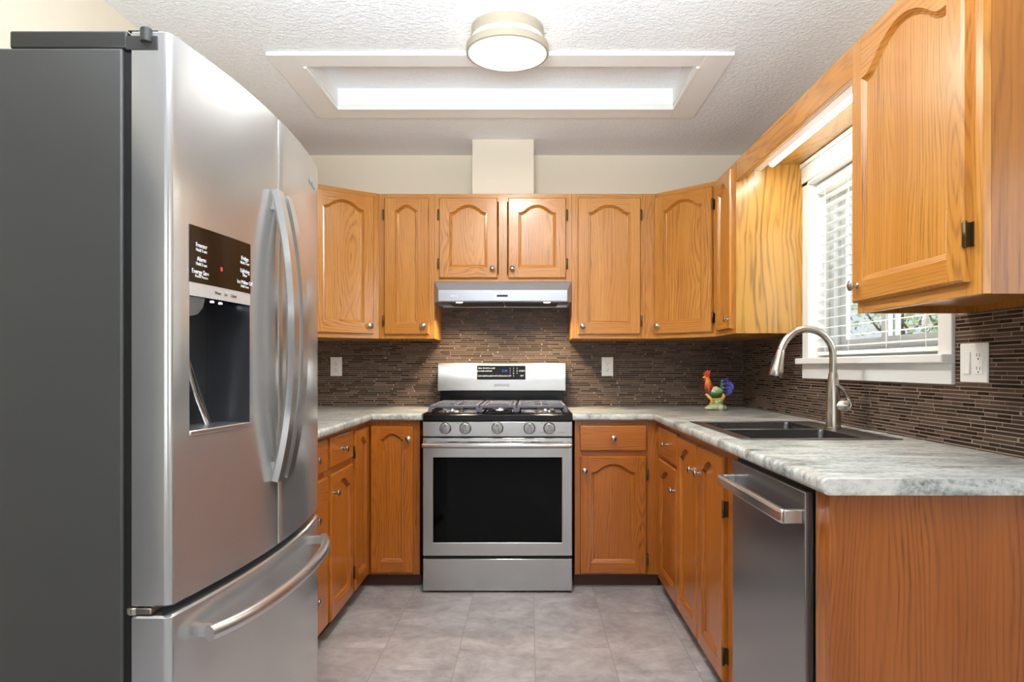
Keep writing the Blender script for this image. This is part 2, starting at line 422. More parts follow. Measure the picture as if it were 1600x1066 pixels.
# added opening and dark hall in the left wall, darkening the fridge reflection
wh = MB(); wh.box(XL-1.5, XL-1.4, -1.45, 0.9, 0, ZC); wh.box(XL-1.4, XL-0.1201, -1.45, -1.35, 0, ZC); wh.box(XL-1.4, XL-0.1201, 0.8, 0.9, 0, ZC)
wh.box(XL-1.4, XL-0.1201, -1.35, 0.8, 2.3, 2.34); wh.box(XL-1.4, XL-0.1201, -1.35, 0.8, -0.05, 0.0); struct(wh.build('wall_hall_added', plain('added_hall_dark', '#6F675F', 0.7)))
WY0, WY1, WZ0, WZ1 = 2.147, 3.156, 1.180, 1.99
wr = MB()
slab_cells(wr, [YC, WY0, WY1, YB], [0, WZ0, WZ1, ZC], lambda u, v: not (WY0 < u < WY1 and WZ0 < v < WZ1), XR, XR+0.15, 'x')
struct(wr.build('wall_right', WALL))
wd = MB().box(XR+0.15, XR2, YC, YC+0.12, 0, ZC)
slab_cells(wd, [YR, -1.5, 0.3, YC+0.12], [0, 0.8, 2.1, ZC], lambda u, v: not (-1.5 < u < 0.3 and 0.8 < v < 2.1), XR2, XR2+0.12, 'x')
struct(wd.build('wall_dining', WALL))
wq = MB(); slab_cells(wq, [XL-0.12, -1.3, 1.1, XR2+0.12], [0, 0.35, 2.3, ZC], lambda u, v: not (-1.3 < u < 1.1 and 0.35 < v < 2.3), YR-0.12, YR, 'y')
struct(wq.build('wall_rear', WALL))
# boxed-in duct above the hood cabinet
struct(MB().box(-0.322, 0.025, 3.862, YB, 2.1155, ZC).build('wall_chase', CHASE))
# mosaic backsplash
bs = MB(); slab_cells(bs, [XL, -0.531, 0.2385, XR], [0.87, 1.302, 1.62], lambda u, v: v < 1.302 or -0.531 < u < 0.2385, YB-0.008, YB-0.0002, 'y')
struct(bs.build('wall_back_backsplash', MOS_X))
bs = MB(); slab_cells(bs, [YC+0.02, 2.078, 3.222, YB-0.0082], [0.87, 1.088, 1.3015], lambda u, v: v < 1.088 or not 2.078 < u < 3.222, XR-0.008, XR-0.0002, 'x')
struct(bs.build('wall_right_backsplash', MOS_Y))

# kitchen window
win = bpy.data.objects.new('window_1', None); C.objects.link(win); win.location = (XR, (WY0+WY1)/2, WZ0); struct(win)
def wbox(mb, x0, x1, y0, y1, z0, z1):
    o = win.location; return mb.box(x0-o.x, x1-o.x, y0-o.y, y1-o.y, z0-o.z, z1-o.z)
m = MB()
wbox(m, XR-0.019, XR+0.13, WY1-0.004, WY1+0.061, WZ0, 2.05); wbox(m, XR-0.019, XR+0.13, WY0-0.067, WY0+0.004, WZ0, 2.05)
wbox(m, XR-0.019, XR+0.13, WY0-0.067, WY1+0.061, WZ1-0.004, 2.02)
wbox(m, XR-0.024, XR, WY0-0.067, WY1+0.061, 2.0, 2.075); wbox(m, XR-0.032, XR, WY0-0.067, WY1+0.061, 2.075, 2.094)
m.build('casing', WHITE, win, bevel=0.003)
m = MB(); wbox(m, XR-0.05, XR+0.13, WY0-0.067, WY1+0.072, 1.156, 1.184); m.build('stool', WHITE, win, bevel=0.004)
m = MB(); wbox(m, XR-0.020, XR-0.0005, WY0-0.067, WY1+0.06, 1.090, 1.156); m.build('apron', WHITE, win, bevel=0.002)
m = MB(); ym = 2.68
for q in ((WY0, WY0+0.04), (WY1-0.04, WY1)): wbox(m, XR+0.085, XR+0.145, *q, WZ0+0.0045, WZ1-0.004)
wbox(m, XR+0.085, XR+0.145, WY0+0.04, WY1-0.04, WZ0+0.0045, WZ0+0.045); wbox(m, XR+0.085, XR+0.145, WY0+0.04, WY1-0.04, WZ1-0.045, WZ1-0.004)
m.build('frame', VINYL, win, bevel=0.002)
for k, (y0, y1, x0) in enumerate(((WY0+0.04, ym+0.03, XR+0.092), (ym-0.03, WY1-0.04, XR+0.116))):
    m = MB()
    wbox(m, x0, x0+0.022, y0, y0+0.05, WZ0+0.045, WZ1-0.045); wbox(m, x0, x0+0.022, y1-0.05, y1, WZ0+0.045, WZ1-0.045)
    wbox(m, x0, x0+0.022, y0+0.05, y1-0.05, WZ0+0.045, WZ0+0.085); wbox(m, x0, x0+0.022, y0+0.05, y1-0.05, WZ1-0.085, WZ1-0.045)
    s = m.build('sash', VINYL, win, bevel=0.002)
    m = MB(); wbox(m, x0+0.009, x0+0.013, y0+0.05, y1-0.05, WZ0+0.085, WZ1-0.085); m.build('pane', PANE, s)

# horizontal blind inside the window opening
bl = thing('window_blind', 'white horizontal slat blind lowered in the window above the sink', 'blind', (XR+0.045, (WY0+WY1)/2, WZ0+0.01))
hl = (WY1-WY0)/2-0.012; top = WZ1-WZ0-0.018
MB().box(-0.028, 0.028, -hl, hl, top-0.045, top).build('headrail', BLIND, bl, bevel=0.002)
m = MB(); n = 17; z0 = 0.045; pitch = (top-0.07-z0)/(n-1)
for k in range(n):
    z = z0+k*pitch; tl = 0.004
    m.prism([(-0.025, z-tl), (-0.012, z-tl*0.35+0.0015), (0.012, z+tl*0.35+0.0015), (0.025, z+tl), (0.025, z+tl+0.0022), (0.012, z+tl*0.35+0.0037), (-0.012, z-tl*0.35+0.0037), (-0.025, z-tl+0.0022)], -hl, hl, 'y')
m.build('slats', BLIND, bl)
MB().box(-0.025, 0.025, -hl, hl, 0.006, 0.022).build('bottom_rail', BLIND, bl, bevel=0.003)
m = MB()
for y in (-hl+0.12, -0.12, 0.18, hl-0.09):
    for x in (-0.027, 0.0262): m.box(x, x+0.0012, y-0.002, y+0.002, 0.02, top-0.04)
m.build('ladder_cord', BLIND, bl)
m = MB(); m.sweep([(-0.038, hl-0.03, top-0.03), (-0.038, hl-0.032, 0.43)], 0.0012, 6)
m.lathe([(0.002, 0.02), (0.008, 0.0), (0.010, -0.016), (0.004, -0.022)], (-0.038, hl-0.032, 0.425), 'z', 12); m.build('pull_cord', BLIND, bl)
m = MB(); m.sweep([(-0.038, -hl+0.10, top-0.03), (-0.038, -hl+0.10, 0.13)], 0.0012, 6)
m.lathe([(0.003, 0.02), (0.009, 0.012), (0.012, 0.0), (0.009, -0.014), (0.004, -0.018)], (-0.038, -hl+0.10, 0.11), 'z', 12); m.build('pull_cord', BLIND, bl)

# ------------------------------------------------------------------ cabinet joinery
def offset_loop(P, d):
    n = len(P); out = []
    for i in range(n):
        a, b, c = Vector(P[i-1]), Vector(P[i]), Vector(P[(i+1) % n])
        e0 = (b-a).normalized(); e1 = (c-b).normalized()
        n0 = Vector((-e0.y, e0.x)); n1 = Vector((-e1.y, e1.x))
        q = (n0+n1); q = q/max(q.length_squared*0.5, 0.3); out.append(tuple(b+q*d))
    return out
knob_mesh = None
def knob(parent, x, z, y=-0.020):
    global knob_mesh
    if knob_mesh is None:
        m = MB(); m.lathe([(0.0085, 0.0), (0.0085, 0.002), (0.0055, 0.004), (0.0050, 0.012), (0.0075, 0.015), (0.0145, 0.018), (0.0158, 0.0205), (0.0152, 0.0232), (0.0120, 0.0252)], axis='y')
        m.lathe([(0.0120, 0.0252), (0.0108, 0.0246), (0.0100, 0.0252), (0.0060, 0.0272), (0.0, 0.0276)], axis='y')
        o = m.build('knob', NICKEL, parent); knob_mesh = o.data
    else:
        o = bpy.data.objects.new('knob', knob_mesh); C.objects.link(o); o.parent = parent
    o.location = (x, y, z); return o
def hinge(parent, x, z, side):
    """exposed butt hinge on the frame beside a door; side = -1 left, +1 right"""
    m = MB(); x1 = x+side*0.012
    m.box(min(x+side*0.001, x1), max(x+side*0.001, x1), -0.0028, 0.0, z-0.027, z+0.027)
    m.box(min(x-side*0.001, x+side*0.002), max(x-side*0.001, x+side*0.002), -0.020, -0.001, z-0.027, z+0.027)
    m.lathe([(0.0038, -0.030), (0.0048, -0.028), (0.0042, -0.009), (0.0048, -0.008), (0.0048, 0.008), (0.0042, 0.009), (0.0048, 0.028), (0.0038, 0.030)], (x+side*0.0045, -0.0165, z), 'z', 10)
    m.build('hinge', BRONZE, parent)
def panel_door(parent, x0, x1, z0, z1, mats, kx=None, kz=None, hs=None, loc=None, rotz=0, stile=0.057, arch=0.043, name='door', hz=None):
    """raised-frame door with an arched top rail; front face at y=-0.020"""
    V, H = mats; FR = -0.020
    xi, xr = x0+stile, x1-stile; arch = min(arch, 0.24*(xr-xi)); zb = z0+0.058; zs = z1-0.040-arch
    A = []; N = 26
    for k in range(N+1):
        s = k/N; u = min(max((s-0.04)/0.92, 0), 1)
        A.append((xr+(xi-xr)*s, zs+arch*(4*q*q if (q := 1-abs(2*u-1)) < 0.25 else 1-1.3333*(1-q)**2)))
    L0 = [(xi, zb), (xr, zb)]+A
    e = 0.005
    m = MB(); O1 = [(x0, z0), (x1, z0), (x1, z1), (x0, z1)]; O2 = [(x0+e, z0+e), (x1-e, z0+e), (x1-e, z1-e), (x0+e, z1-e)]
    m.rings([[(p[0], 0, p[1]) for p in O1], [(p[0], FR+0.006, p[1]) for p in O1], [(p[0]*1, FR, p[1]) for p in O2]], cap=False)
    m.poly([(p[0], 0, p[1]) for p in O1])
    f = lambda p: (p[0], FR, p[1])
    m.poly([f(p) for p in ((x0+e, z0+e), (xi, z0+e), (xi, zb), A[-1], (xi, z1-e), (x0+e, z1-e))])
    m.poly([f(p) for p in ((xr, z0+e), (x1-e, z0+e), (x1-e, z1-e), (xr, z1-e), A[0], (xr, zb))])
    m.mi = 1
    m.poly([f(p) for p in ((xi, z0+e), (xr, z0+e), (xr, zb), (xi, zb))])
    for p, q in zip(A, A[1:]): m.poly([f((p[0], z1-e)), f((q[0], z1-e)), f(q), f(p)])
    ds = (0, 0.0020, 0.0055, 0.0075, 0.0110, 0.0130, 0.0170)
    bead = (0, 0.0075, 0.0045, 0.0105, 0.0075, 0.0125, 0.0115); cham = (0, 0.0010, 0.0033, 0.0042, 0.0064, 0.0074, 0.0115)
    loops = [[(p[0], FR+(cham[q] if i < 2 else bead[q]), p[1]) for i, p in enumerate(offset_loop(L0, d) if d else L0)] for q, d in enumerate(ds)]
    n = len(L0); vl = [[m.bm.verts.new(p) for p in L] for L in loops]
    for a, b in zip(vl, vl[1:]):
        for i in range(n):
            m.mi = 0 if i in (1, n-1) else 1
            m.face([a[i], a[(i+1) % n], b[(i+1) % n], b[i]])
    d = m.build(name, [V, H], parent, loc, rotz)
    pm = MB(); pm.poly([(p[0], FR+0.0114, p[1]) for p in offset_loop(L0, 0.0162)]); pm.poly([(p[0], FR+0.0155, p[1]) for p in offset_loop(L0, 0.0162)]); pm.build('panel', V, d)
    if kx is not None: knob(d, kx, kz)
    if hs:
        hx = x0 if hs < 0 else x1
        for z in (hz or (z0+0.075, z1-0.095)): hinge(d, hx, z, hs)
    return d
def drawer_front(parent, x0, x1, z0, z1, mats, loc=None, rotz=0):
    m = MB(); m.mi = 0; m.box(x0, x1, -0.020, 0, z0, z1)
    d = m.build('drawer', mats[1], parent, loc, rotz, bevel=0.006, seg=3)
    knob(d, (x0+x1)/2, (z0+z1)/2); return d

UM = (OAK_V, OAK_H); LM = (LOAK_V, LOAK_H)
def carcass(root, w, h, dep, mat, upper=True, foot=0.0, open_top=False):
    m = MB(); t = 0.016
    m.box(0, t, 0.019, dep, foot, h); m.box(w-t, w, 0.019, dep, foot, h); m.box(t, w-t, dep-0.006, dep, foot, h)
    b = foot+0.020 if upper else foot
    m.box(t, w-t, 0.019, dep-0.006, b, b+t)
    if not open_top: m.box(t, w-t, 0.019, dep-0.006, h-t, h)
    return m.build('carcass', mat, root)
def frame(root, w, h, mats, foot=0.0, bars_x=(), bars_z=(), st=0.038, sl=None, sr=None):
    """solid-looking face frame of stiles and rails, backed by the shut doors"""
    m = MB()
    sl = sl or st; sr = sr or st
    m.box(0, sl, 0, 0.019, foot, h); m.box(w-sr, w, 0, 0.019, foot, h)
    for x in bars_x: m.box(x-0.024, x+0.024, 0, 0.019, foot, h)
    m.mi = 1
    m.box(sl, w-sr, 0.0003, 0.019, foot, foot+0.04); m.box(sl, w-sr, 0.0003, 0.019, h-0.045, h)
    for z in bars_z: m.box(sl, w-sr, 0.0003, 0.019, z-0.022, z+0.022)
    return m.build('face_frame', mats, root, bevel=0.0008, seg=1)

UZ0, UZ1 = 1.302, 2.114; UH = UZ1-UZ0; DZ0, DZ1 = 0.024, UH-0.025
UF = 3.83; UD = YB-0.0002-UF
G_UP = None
# back wall, from left to right
t = thing('wall_cabinet', 'narrow oak wall cabinet with one arched door between the left corner and the range hood', 'cabinet', (-0.8430, UF, UZ0))
w = 0.8430-0.5315; carcass(t, w, UH, UD, OAK_V); frame(t, w, UH, UM, sl=0.045, sr=0.045)
panel_door(t, 0.032, 0.282, DZ0, DZ1, UM, 0.252, 0.070, -1, stile=0.062)
t = thing('wall_cabinet', 'short two-door oak wall cabinet directly above the range hood', 'cabinet', (-0.5310, UF, 1.6205))
w = 0.7690; h = UZ1-1.6205; carcass(t, w, h, UD, OAK_V); frame(t, w, h, UM, bars_x=(0.383,))
panel_door(t, 0.027, 0.3535, 0.019, h-0.025, UM, 0.326, 0.070, -1, hz=(0.10, h-0.12))
panel_door(t, 0.413, 0.737, 0.019, h-0.025, UM, 0.436, 0.070, 1, hz=(0.10, h-0.12))
t = thing('wall_cabinet', 'single-door oak wall cabinet just right of the range hood', 'cabinet', (0.2385, UF, UZ0))
w = 0.65-0.2387; carcass(t, w, UH, UD, OAK_V); frame(t, w, UH, UM, sl=0.045, sr=0.045)
panel_door(t, 0.0325, 0.3835, DZ0, DZ1, UM, 0.059, 0.067, 1)
# corner wall cabinets, set aslant
def corner_upper(name, label, poly, p0, ang, width, dx0, dx1, kx, hs):
    t = thing(name, label, 'cabinet', (p0[0], p0[1], UZ0), ang)
    R = Matrix.Rotation(-ang, 2); loc = [tuple(R @ (Vector(p)-Vector(p0))) for p in poly]
    m = MB(); m.prism(loc, 0, 0.019, 'z'); 
    m2 = MB(); m2.prism(loc, 0.0, UH, 'z'); m.bm.free(); m2.build('carcass', OAK_V, t)
    m = MB(); m.box(0, 0.03, -0.0006, 0.0, 0, UH); m.box(width-0.012, width, -0.0006, 0, 0, UH); m.mi = 1
    m.box(0.03, width-0.012, -0.0005, 0, 0, 0.04); m.box(0.03, width-0.012, -0.0005, 0, UH-0.04, UH); m.build('face_frame', UM, t)
    panel_door(t, dx0, dx1, DZ0, DZ1, UM, kx, 0.067, hs, loc=(0, -0.0006, 0))
    return t
e = 0.0004
corner_upper('corner_wall_cabinet', 'slanted oak corner wall cabinet between the refrigerator and the narrow cabinet', [(-1.16, 3.60), (-0.8434, UF), (-0.8434, YB-e), (XL+e, YB-e), (XL+e, 3.60)], (-1.16, 3.60), math.atan2(0.23, 0.3166), 0.391, 0.008, 0.354, 0.326, None)
corner_upper('corner_wall_cabinet', 'slanted oak corner wall cabinet above the rooster figurine', [(0.6504, UF), (0.709, UF), (0.974, 3.565), (XR-e, 3.565), (XR-e, YB-e), (0.6504, YB-e)], (0.709, UF), -PI/4, 0.3748, 0.005, 0.362, 0.030, 1)
# right wall
FX = 0.974; RD = XR-e-FX
t = thing('wall_cabinet', 'oak wall cabinet with pale grained side panel, left of the window', 'cabinet', (FX, 3.5646, UZ0), -PI/2)
w = 3.5646-3.217; carcass(t, w, UH, RD, OAK_SIDE); frame(t, w, UH, UM, sl=0.07, sr=0.05)
MB().box(w, w+0.003, 0.0, RD, 0, UH).build('side_panel', VENEER, t)
panel_door(t, 0.055, 0.315, DZ0, DZ1, UM, 0.296, 0.071, None, stile=0.050)
t = thing('wall_cabinet', 'large oak wall cabinet nearest the camera, right of the window', 'cabinet', (FX, 2.0255, UZ0), -PI/2)
w = 0.5595; carcass(t, w, UH, RD, OAK_SIDE); frame(t, w, UH, UM, sr=0.055)
panel_door(t, 0.004, 0.520, 0.030, DZ1, UM, 0.040, 0.078, 1, arch=0.075, hz=(0.134, UH-0.08))
# board across the window head, with a light behind it
t = thing('oak_valance', 'oak valance board bridging the cabinets above the window', 'valance', (FX, 2.026, 2.0))
MB().box(0, 0.02, 0.0005, 1.1875, 0.017, 0.114).build('front_board', oak('oak_valance_board', 'y', *UP), t, bevel=0.002)
MB().box(0.02, XR-e-FX, 0.0005, 1.1875, 0.098, 0.112).build('top_board', oak('oak_valance_top', 'y', '#C2954C', '#B5863E', '#80551C', freq=52), t)
t = thing('strip_light', 'lit white strip light mounted behind the oak valance', 'light', (1.03, 2.62, 2.0975))
m = MB(); m.prism([(-0.012, 0), (0.115, 0), (0.115, -0.012), (0.048, -0.012), (0.040, -0.048), (0.006, -0.048), (-0.012, -0.02)], -0.53, 0.53, 'y'); m.build('housing', WHITE_P, t)
MB().sweep([(0.080, -0.50, -0.026), (0.080, 0.50, -0.026)], 0.0135, 14).build('tube', TUBE, t)

# ------------------------------------------------------------------ base cabinets
BF = 3.535; BXR = 0.675; BXL = -0.843; BH = 0.8675; FT = 0.068; TOE = 0.045
def toe(root, x0, x1, y0=TOE):
    MB().box(x0, x1, y0, y0+0.015, 0.0, FT).build('toe_kick', DARKTOE, root)
# back wall right: drawer over door
t = thing('base_cabinet', 'oak base cabinet with one drawer over a door, right beside the range', 'cabinet', (0.235, BF, 0))
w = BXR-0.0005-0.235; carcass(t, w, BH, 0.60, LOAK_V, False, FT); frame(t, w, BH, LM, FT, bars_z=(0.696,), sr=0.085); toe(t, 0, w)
drawer_front(t, 0.026, 0.370, 0.710, 0.842, LM)
panel_door(t, 0.026, 0.370, 0.076, 0.683, LM, 0.050, 0.609, 1)
# right run
t = thing('base_cabinet', 'oak base cabinet with small drawer over a door in the right corner', 'cabinet', (BXR, BF, 0), -PI/2)
w = BF-3.045
m = MB(); m.box(0, w, 0.019, 0.62, FT, BH); m.box(-0.60, -0.0005, 0.0195, 0.62, FT, BH); m.build('carcass', LOAK_V, t)
frame(t, w, BH, LM, FT, bars_z=(0.696,), sl=0.075); toe(t, -0.04, w)
drawer_front(t, 0.058, 0.486, 0.700, 0.842, LM); panel_door(t, 0.058, 0.486, 0.070, 0.680, LM, 0.455, 0.585, None)
t = thing('sink_base_cabinet', 'oak base cabinet with two tall doors below the sink', 'cabinet', (BXR, 3.0445, 0), -PI/2)
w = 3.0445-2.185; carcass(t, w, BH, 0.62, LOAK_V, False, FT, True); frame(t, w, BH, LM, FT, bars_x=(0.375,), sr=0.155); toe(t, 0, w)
panel_door(t, 0.008, 0.366, 0.070, 0.838, LM, 0.325, 0.735, None, stile=0.06)
panel_door(t, 0.386, 0.722, 0.070, 0.838, LM, 0.420, 0.735, 1, stile=0.06, hz=(0.16, 0.66))
# end of the right run
t = thing('end_panel', 'broad oak end panel closing the counter beside the dishwasher', 'panel', (0.66, 1.501, 0))
MB().box(0.0, XR-0.66-e, 0.0, 0.019, 0.0, BH).build('board', LVENEER, t, bevel=0.001)
MB().box(0.0, 0.02, 0.0192, 0.072, 0.0, BH).build('stile', LOAK_V, t, bevel=0.001)
# left run
t = thing('corner_base_cabinet', 'oak corner base cabinet with two doors meeting left of the range', 'cabinet', (BXL, BF, 0))
P = [(0, 0), (0.2765, 0), (0.2765, 0.60), (XL+e-BXL, 0.60), (XL+e-BXL, -0.32), (0, -0.32)]
MB().prism(P, FT, BH, 'z').build('carcass', LOAK_V, t)
m = MB(); m.box(0, 0.2765, -0.0006, 0, FT, BH); m.box(0, 0.0006, -0.32, -0.0006, FT, BH); m.build('face_frame', LOAK_V, t)
MB().prism([(-TOE, -0.32), (-TOE, TOE), (0.2765, TOE), (0.2765, TOE+0.015), (-TOE-0.015, TOE+0.015), (-TOE-0.015, -0.32)], 0, FT, 'z').build('toe_kick', DARKTOE, t)
panel_door(t, 0.024, 0.2465, 0.080, 0.840, LM, 0.222, 0.773, None, loc=(0, -0.0008, 0), stile=0.050)
panel_door(t, 0.020, 0.294, 0.080, 0.840, LM, None, None, -1, loc=(0.0008, -0.32, 0), rotz=PI/2, stile=0.058, arch=0.035, hz=(0.17, 0.74))
t = thing('base_cabinet', 'oak base cabinet with one drawer over a narrow door near the left corner', 'cabinet', (BXL, 2.8205, 0), PI/2)
w = 3.2145-2.8205; carcass(t, w, BH, 0.64, LOAK_V, False, FT); frame(t, w, BH, LM, FT, bars_z=(0.705,), st=0.032); toe(t, 0, w)
drawer_front(t, 0.020, 0.376, 0.720, 0.848, LM); panel_door(t, 0.020, 0.376, 0.080, 0.692, LM, 0.060, 0.612, None)
t = thing('drawer_base_cabinet', 'oak base cabinet with three stacked drawers next to the refrigerator', 'cabinet', (BXL, 2.3305, 0), PI/2)
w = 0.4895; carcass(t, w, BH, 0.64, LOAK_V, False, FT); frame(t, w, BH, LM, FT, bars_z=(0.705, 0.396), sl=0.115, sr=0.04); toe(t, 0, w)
for z0, z1 in ((0.720, 0.848), (0.405, 0.694), (0.090, 0.387)): drawer_front(t, 0.104, 0.466, z0, z1, LM)

# ------------------------------------------------------------------ countertops
def counter(name, label, us, vs, solid, front, z0=0.868, z1=0.903):
    m = MB(); bm = m.bm; V = {}
    def v(i, j):
        if (i, j) not in V: V[i, j] = bm.verts.new((us[i], vs[j], z1))
        return V[i, j]
    for i in range(len(us)-1):
        for j in range(len(vs)-1):
            if solid((us[i]+us[i+1])/2, (vs[j]+vs[j+1])/2): m.face([v(i, j), v(i+1, j), v(i+1, j+1), v(i, j+1)])
    r = bmesh.ops.extrude_face_region(bm, geom=list(bm.faces))
    bmesh.ops.translate(bm, verts=[g for g in r['geom'] if isinstance(g, bmesh.types.BMVert)], vec=(0, 0, z0-z1))
    bmesh.ops.recalc_face_normals(bm, faces=bm.faces)
    ed = [e for e in bm.edges if len(e.link_faces) == 2 and e.calc_face_angle(0) > 0.5 and front(*((e.verts[0].co+e.verts[1].co)/2)) and abs(e.verts[0].co.z-e.verts[1].co.z) < 1e-4]
    bmesh.ops.bevel(bm, geom=ed, offset=0.0125, segments=4, affect='EDGES', profile=0.5)
    for f in bm.faces: f.smooth = True
    o = m.build(name, LAM, sharp=50); return tag(o, label, 'countertop')
counter('countertop', 'grey marbled laminate countertop left of the range', [XL+e, -0.80, -0.551], [2.2405, 3.493, YB-0.0085], lambda x, y: x < -0.80 or y > 3.493,
        lambda x, y, z: (abs(x+0.80) < 1e-3 and y < 3.493) or (abs(y-3.493) < 1e-3 and x > -0.80))
SX0, SX1, SY0, SY1 = 0.712, 1.222, 2.257, 2.970
counter('countertop', 'grey marbled laminate countertop holding the sink, right of the range', [0.2226, 0.632, SX0, SX1, XR-0.0085], [1.467, SY0, SY1, 3.493, YB-0.0085],
        lambda x, y: (y > 3.493 or x > 0.632) and not (SX0 < x < SX1 and SY0 < y < SY1),
        lambda x, y, z: (abs(x-0.632) < 1e-3 and y < 3.493) or (abs(y-3.493) < 1e-3 and x < 0.632))

# ------------------------------------------------------------------ sink and faucet
ZK = 0.9035
t = thing('kitchen_sink', 'stainless double-bowl sink set in the right countertop', 'sink', (0.965, 2.6135, ZK))
def bowl(m, x0, x1, y0, y1, depth):
    r = 0.02; pts = []
    for cx, cy, a0 in ((x1-r, y1-r, 0), (x0+r, y1-r, 90), (x0+r, y0+r, 180), (x1-r, y0+r, 270)):
        for k in range(5): a = math.radians(a0+k*22.5); pts.append((cx+r*math.cos(a), cy+r*math.sin(a)))
    m.smooth = True
    s = lambda f, z: [((p[0]-(x0+x1)/2)*f+(x0+x1)/2, (p[1]-(y0+y1)/2)*f+(y0+y1)/2, z) for p in pts]
    m.rings([s(1, 0.0015), s(0.985, -0.006), s(0.965, -depth+0.03), s(0.90, -depth), s(0.2, -depth-0.006)], cap=False)
    v = [m.bm.verts.new(p) for p in s(0.2, -depth-0.006)]; m.face(v); m.smooth = False
xs = [-0.265, -0.223, 0.153, 0.265]; ys = [-0.3685, -0.335, -0.012, 0.012, 0.335, 0.3685]
m = MB(); slab_cells(m, xs, ys, lambda u, v: not (-0.223 < u < 0.153 and (-0.335 < v < -0.012 or 0.012 < v < 0.335)), 0, 0.003, 'z')
m.build('rim', SINKST, t, bevel=0.0012)
for y0, y1 in ((-0.337, -0.010), (0.010, 0.337)):
    m = MB(); bowl(m, -0.225, 0.155, y0, y1, 0.19); b = m.build('bowl', BOWL_SHADED, t)
    MB().lathe([(0.0, 0.001), (0.03, 0.001), (0.042, 0.004), (0.044, 0.001)], (-0.03, (y0+y1)/2, -0.196), 'z', 20).build('drain', CHROME, b)

t = thing('faucet', 'brushed nickel gooseneck faucet standing at the back of the sink', 'faucet', (1.166, 2.62, ZK+0.0035))
MB().lathe([(0.0, 0), (0.031, 0), (0.031, 0.006), (0.0275, 0.008), (0.0275, 0.062), (0.0265, 0.066), (0.0262, 0.11), (0.022, 0.17), (0.0155, 0.215), (0.0, 0.215)], seg=28).build('body', FAUCET, t)
pts = [(0, 0, 0.21), (0, 0, 0.282)]; R = 0.100
for k in range(1, 17):
    a = PI*k/16*0.90; pts.append((-R+R*math.cos(a), 0, 0.282+R*math.sin(a)))
lx, lz = pts[-1][0], pts[-1][2]; dv = Vector((pts[-1][0]-pts[-2][0], 0, pts[-1][2]-pts[-2][2])).normalized()
pts.append((lx+dv.x*0.012, 0, lz+dv.z*0.012))
MB().sweep(pts, 0.0138, 16).build('spout', FAUCET, t)
dh = Vector((-0.22, 0, -1)).normalized(); p0 = Vector(pts[-1]); hp = [p0+dh*s for s in (0.0, 0.004, 0.03, 0.075, 0.098, 0.104)]
m = MB(); m.sweep(hp, [0.0140, 0.0150, 0.0170, 0.0235, 0.0265, 0.0240], 18)
hd = m.build('spray_head', FAUCET, t)
m = MB(); m.sweep([p0+dh*0.103, p0+dh*0.110], [0.018, 0.017], 16); m.build('nozzle', BLACK, hd)
side = Vector((-1, 0, 0.22)).normalized(); m = MB(); m.sweep([p0+dh*0.03+side*0.0155, p0+dh*0.05+side*0.019, p0+dh*0.075+side*0.0215], [0.004, 0.0075, 0.006], 10, (1, 0.7)); m.build('spray_button', BLACK, hd)
m = MB(); m.sweep([(0.0, 0, 0.088), (0.028, -0.012, 0.090), (0.046, -0.020, 0.091), (0.052, -0.022, 0.091)], [0.0235, 0.0235, 0.0225, 0.019], 18); m.build('handle_hub', FAUCET, t)
m = MB(); m.sweep([(0.050, -0.022, 0.078), (0.056, -0.022, 0.092), (0.050, -0.022, 0.115), (0.032, -0.024, 0.142), (0.012, -0.026, 0.163), (0.004, -0.027, 0.170)], [0.008, 0.0105, 0.0095, 0.0085, 0.0080, 0.006], 12, (0.7, 1.2)); m.build('lever', FAUCET, t)

# ------------------------------------------------------------------ gas range
RX0, RX1 = -0.538, 0.217; RXC = (RX0+RX1)/2; hw = (RX1-RX0)/2
t = thing('gas_range', 'stainless gas range with five knobs under the hood', 'range', (RXC, 3.45, 0))
m = MB()
m.box(-hw+0.004, hw-0.004, 0.055, 0.665, 0.03, 0.20); m.box(-hw+0.004, hw-0.004, 0.055, 0.665, 0.72, 0.868)
m.box(-hw+0.004, -0.31, 0.055, 0.665, 0.20, 0.72); m.box(0.31, hw-0.004, 0.055, 0.665, 0.20, 0.72); m.box(-0.31, 0.31, 0.60, 0.665, 0.20, 0.72)
for x in (-hw+0.05, hw-0.05):
    for y in (0.09, 0.60): m.lathe([(0.016, 0.0), (0.016, 0.03)], (x, y, 0), 'z', 10)
m.build('body', BLACK, t)
m = MB()
for z in (0.36, 0.475):
    m.sweep([(-0.305, 0.10, z), (0.305, 0.10, z)], 0.003, 6); m.sweep([(-0.305, 0.58, z), (0.305, 0.58, z)], 0.003, 6)
    for k in range(15): x = -0.29+k*0.58/14; m.sweep([(x, 0.10, z), (x, 0.58, z)], 0.0018, 5)
m.build('oven_rack', CHROME, t)
MB().box(-hw, hw, 0.002, 0.054, 0.010, 0.172).build('warming_drawer', STEEL_X, t, bevel=0.003)
